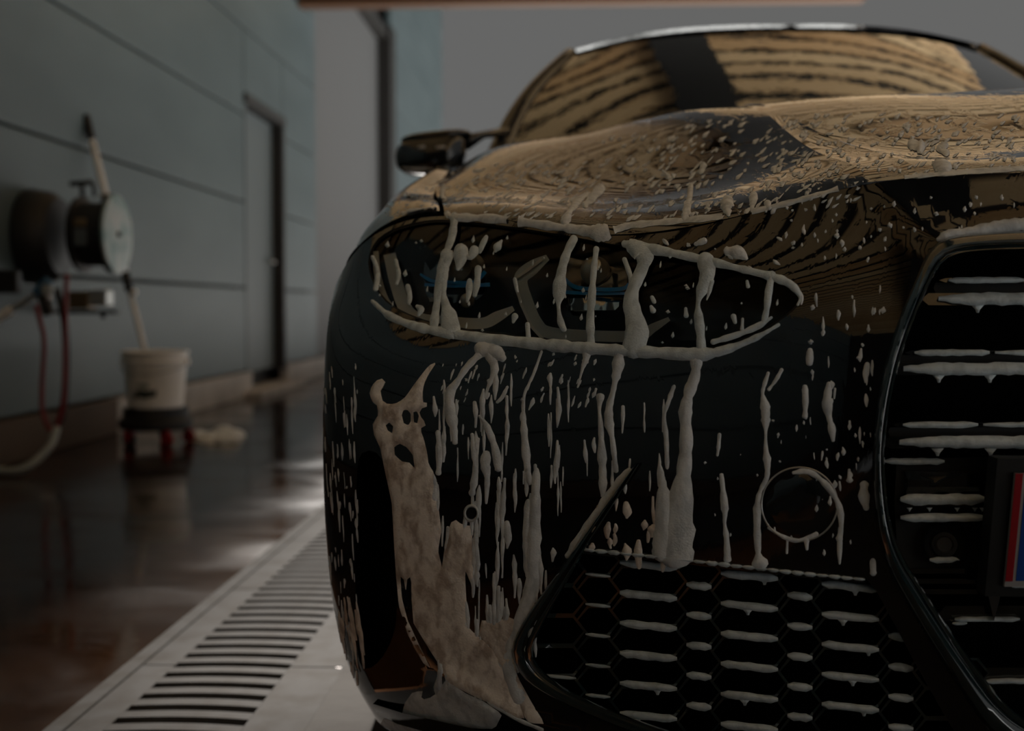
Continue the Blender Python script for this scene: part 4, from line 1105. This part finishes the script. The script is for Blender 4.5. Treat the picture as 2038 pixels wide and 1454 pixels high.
def scatter(mb, n, x0, x1, y0, y1, L, w, d=(0, 1), pred=None, wob=.25):
    for _ in range(n):
        x, y = rf.uniform(x0, x1), rf.uniform(y0, y1)
        if not free(x, y) or (pred and not pred(x, y)): continue
        l = rf.uniform(*L) * rf.choice((.5, .7, 1, 1)); ww = rf.uniform(*w); k = max(3, int(l / 14))
        pts = []; ox = 0
        for i in range(k + 1):
            t = i / k; ox += rf.uniform(-1, 1) * ww * .35
            pts.append((x + d[0] * l * t + ox, y + d[1] * l * t, ww * (.25 + .75 * math.sin(math.pi * (.12 + .8 * t))) * rf.uniform(.6, 1.25)))
        streak(mb, pts, 1.0, 2)
# dense runs right of the big patch
scatter(fb_, 95, 862, 1110, 730, 1290, (30, 130), (1.8, 6.0), pred=lambda x, y: x < 1110 - max(0, (y - 1080)) * .35)
scatter(fb_, 34, 862, 1060, 960, 1330, (50, 150), (3, 8), pred=lambda x, y: x < 1110 - max(0, (y - 1080)) * .35)
scatter(fb_, 26, 1110, 1380, 745, 1080, (20, 90), (1.8, 5), pred=lambda x, y: y < 1000 - (x - 1110) * .1)
scatter(ft, 22, 1170, 1380, 985, 1085, (15, 60), (3, 9))
# side strip left of the air curtain
scatter(fb_, 110, 645, 712, 720, 1330, (10, 60), (.8, 2.6), d=(.06, 1))
scatter(ft, 26, 668, 715, 1180, 1345, (40, 110), (1.5, 4.5), d=(.14, 1))
# sparse drops between headlight and grille
scatter(fb_, 60, 1585, 1770, 560, 1000, (6, 34), (1.6, 5.0), pred=lambda x, y: x < 1840 - (y - 480) * .3)
scatter(fb_, 30, 1390, 1760, 830, 1110, (4, 16), (1, 3))
scatter(fb_, 50, 880, 1200, 700, 800, (4, 24), (1.2, 4), d=(-.35, 1))
scatter(fb_, 70, 1560, 2030, 385, 520, (4, 12), (1.6, 4.5), pred=lambda x, y: y < 470 or x < 1800)
scatter(fb_, 16, 1230, 1560, 470, 540, (8, 26), (2, 5), d=(.5, .4))
streak(fb_, [(1868, 476, 5), (1890, 466, 9), (1930, 462, 10), (1980, 452, 12), (2045, 446, 14), (2140, 446, 12)], 1.4, 6, .15, rnd=rf)
# suds on the lip below the bumper
puddle(fb_, [(888, 1352), (930, 1380), (962, 1394), (1000, 1420), (985, 1450), (930, 1448), (870, 1440), (812, 1430), (800, 1420), (806, 1398), (820, 1378), (842, 1372), (838, 1392), (862, 1386)], (), 9, .003, 8, .4, rf)
streak(fb_, [(724, 1398, 2), (745, 1425, 6), (790, 1446, 8), (840, 1452, 8), (900, 1460, 8)], 1, 5)
streak(fb_, [(960, 1388, 3), (1020, 1425, 4), (1080, 1452, 4)], 1, 5)
tag(fb_.build('bumper_foam', M['foam'], smooth=True), 'white foam streaks dripping down the black bumper', 'foam', kind='stuff')
tag(ft.build('foam_sheet', M['foam_thin'], smooth=True), 'thick beige foam sheet sliding down the bumper corner', 'foam', kind='stuff')

# --- hood suds
fo = MB()
streak(fo, [(882, 372, 5), (880, 395, 6), (888, 420, 6), (900, 432, 7), (950, 434, 8), (1010, 438, 9), (1080, 448, 8), (1140, 456, 9), (1180, 462, 13), (1200, 464, 17), (1222, 458, 9), (1260, 448, 4)], 1.2, 6, .15, rnd=rf)
streak(fo, [(800, 425, 3), (830, 418, 4), (866, 416, 4)], 1, 6, .4, rnd=rf)
streak(fo, [(1240, 450, 6), (1300, 444, 6), (1380, 437, 6), (1450, 429, 5.5), (1520, 416, 5), (1600, 396, 5), (1680, 372, 4.5), (1727, 359, 4.5), (1800, 353, 4.5), (1900, 344, 5), (2040, 335, 5)], .8, 6, .2, rnd=rf)
for p in [[(1170, 385, 3), (1150, 400, 7), (1135, 420, 6), (1125, 440, 9)], [(1195, 375, 9), (1180, 392, 10), (1165, 408, 6)], [(1500, 392, 10), (1498, 405, 8), (1496, 420, 3)], [(1448, 403, 13), (1446, 414, 11), (1450, 428, 4)], [(1528, 406, 8), (1530, 412, 7)], [(1320, 340, 3), (1330, 352, 5)], [(1375, 370, 5), (1372, 395, 6), (1366, 420, 7), (1362, 436, 6)], [(1400, 330, 7), (1395, 342, 6)], [(1880, 290, 8), (1870, 297, 8), (1884, 305, 6)], [(1815, 288, 9), (1830, 292, 12)], [(1870, 330, 14), (1885, 334, 10)], [(1450, 500, 10), (1470, 503, 12), (1485, 514, 4)], [(1385, 486, 4), (1400, 480, 8)]]:
    streak(fo, p, 1.1, 4, .2, rnd=rf)
def hscatter(n, x0, x1, y0, y1, L, w, d, pred=None):
    for _ in range(n):
        x, y = rf.uniform(x0, x1), rf.uniform(y0, y1)
        if pred and not pred(x, y): continue
        a = rf.uniform(-.25, .25); dx, dy = d[0] * math.cos(a) - d[1] * math.sin(a), d[0] * math.sin(a) + d[1] * math.cos(a)
        drop(fo, x, y, rf.uniform(*L), rf.uniform(*w), dx, dy, 1.1)
hood_top = lambda x: 300 - (x - 990) * .19 if x < 1480 else 205
hscatter(330, 1200, 1720, 225, 430, (5, 20), (1.4, 4.4), (-.75, .6), lambda x, y: y > hood_top(x) + 12 and y < 462 - max(0, x - 1200) * .12 and x < 1480 + (y - 220) * 1.7)
hscatter(150, 890, 1200, 320, 430, (6, 22), (1, 3), (-.85, .5), lambda x, y: y > hood_top(x) + 25)
hscatter(210, 1560, 2035, 225, 345, (5, 16), (1.3, 4.5), (-.6, .35), lambda x, y: y > 222)
hscatter(40, 760, 868, 370, 425, (3, 10), (.8, 2), (-.8, .5))
tag(fo.build('hood_foam', M['foam'], smooth=True), 'white foam flecks and beads across the wet black hood', 'foam', kind='stuff')

# --- suds lying on the grille bars
fg = MB()
def lie(x0, x1, y, hh, d0, d1, droop=.0):
    """soft strip of foam resting along a bar"""
    n = max(4, int((x1 - x0) / 14)); v = []; f = []
    top = [y - hh * (.45 + .55 * min(1, 9 * i / n, 9 * (n - i) / n)) * rf.uniform(.85, 1.1) for i in range(n + 1)]
    bot = [y + hh * (.30 + .60 * min(1, 9 * i / n, 9 * (n - i) / n)) * rf.uniform(.8, 1.15) for i in range(n + 1)]
    for i in range(n + 1):
        x = x0 + (x1 - x0) * i / n; s = droop * (x - x0)
        for yy, dd in ((top[i] + s, d1), (top[i] + s, d0 + .004), ((top[i] + bot[i]) / 2 + s, d0 - .002), (bot[i] + s, d0 + .001), (bot[i] + s, d1)):
            v.append(deep(x, yy, dd))
    for i in range(n):
        for j in range(4): f.append((i * 5 + j, i * 5 + j + 1, i * 5 + 6 + j, i * 5 + 5 + j))
    fg.add(v, f)
def tear(x, y, w, h, d):
    pts = [(x - w, y - h * .7), (x + w, y - h * .7), (x + w * .35, y + h * .1), (x + w * .2, y + h * .6), (x - w * .2, y + h * .6), (x - w * .35, y + h * .1)]
    fg.add([deep(a, b, d) for a, b in pts] + [deep(a, b, d + .006) for a, b in pts], [tuple(range(6))[::-1], tuple(range(6, 12))] + [(i, (i + 1) % 6, 6 + (i + 1) % 6, 6 + i) for i in range(6)])
for (xb, yb0, yb1, xa, ya0, ya1) in SLATS:
    lie(xb, 2400, (yb0 + yb1) / 2, (yb1 - yb0) * .55, .027, .06)
    lie(xa, xa + 150, (ya0 + ya1) / 2, 7, .035, .06); lie(xa + 160, 2400, (ya0 + ya1) / 2, 6, .035, .06)
    for q in range(3): tear(xb + 80 + 95 * q + rf.uniform(-10, 10), yb1 + 8, 13, 12, .029)
lie(1792, 1962, 994, 12, .024, .05); lie(1792, 1962, 1030, 9, .024, .05)
for x in (1810, 1850, 1905, 1940, 1955): tear(x, 1014, 6, 6, .03)
lie(1760, 1880, 918, 7, .04, .06); lie(1850, 1910, 1114, 7, .03, .05)
lie(1900, 2030, 1232, 6, .03, .06); lie(1960, 2100, 1355, 6, .03, .06); lie(1895, 1925, 1240, 4, .03, .05)
lie(2006, 2140, 1163, 9, .0, .02)
for (x0, x1, y) in HEXBARS:
    if inside(gri_px, np.array([((x0 + x1) / 2, y)]))[0]:
        if x0 < 1110 and rf.random() < .5: continue
        lie(x0 - 3, x1 + 3, y - 1 - .05 * (x1 - x0), 8.6 if x0 > 1200 else 4.0, .017, .05, .105)
        if x1 - x0 > 70 and rf.random() < .7: tear(rf.uniform(x0 + 15, x1 - 15), y + 11, 12, 10, .018)
for a, b in zip(resample(G_OUT[:5], 24)[:-1], resample(G_OUT[:5], 24)[1:]):
    lie(a[0], b[0], (a[1] + b[1]) / 2 + 2, rf.uniform(3, 6), -.003, .02, .1)
tag(fg.build('grille_foam', M['foam_cool'], smooth=True), 'grey white foam resting on the grille slats and honeycomb bars', 'foam', kind='stuff')
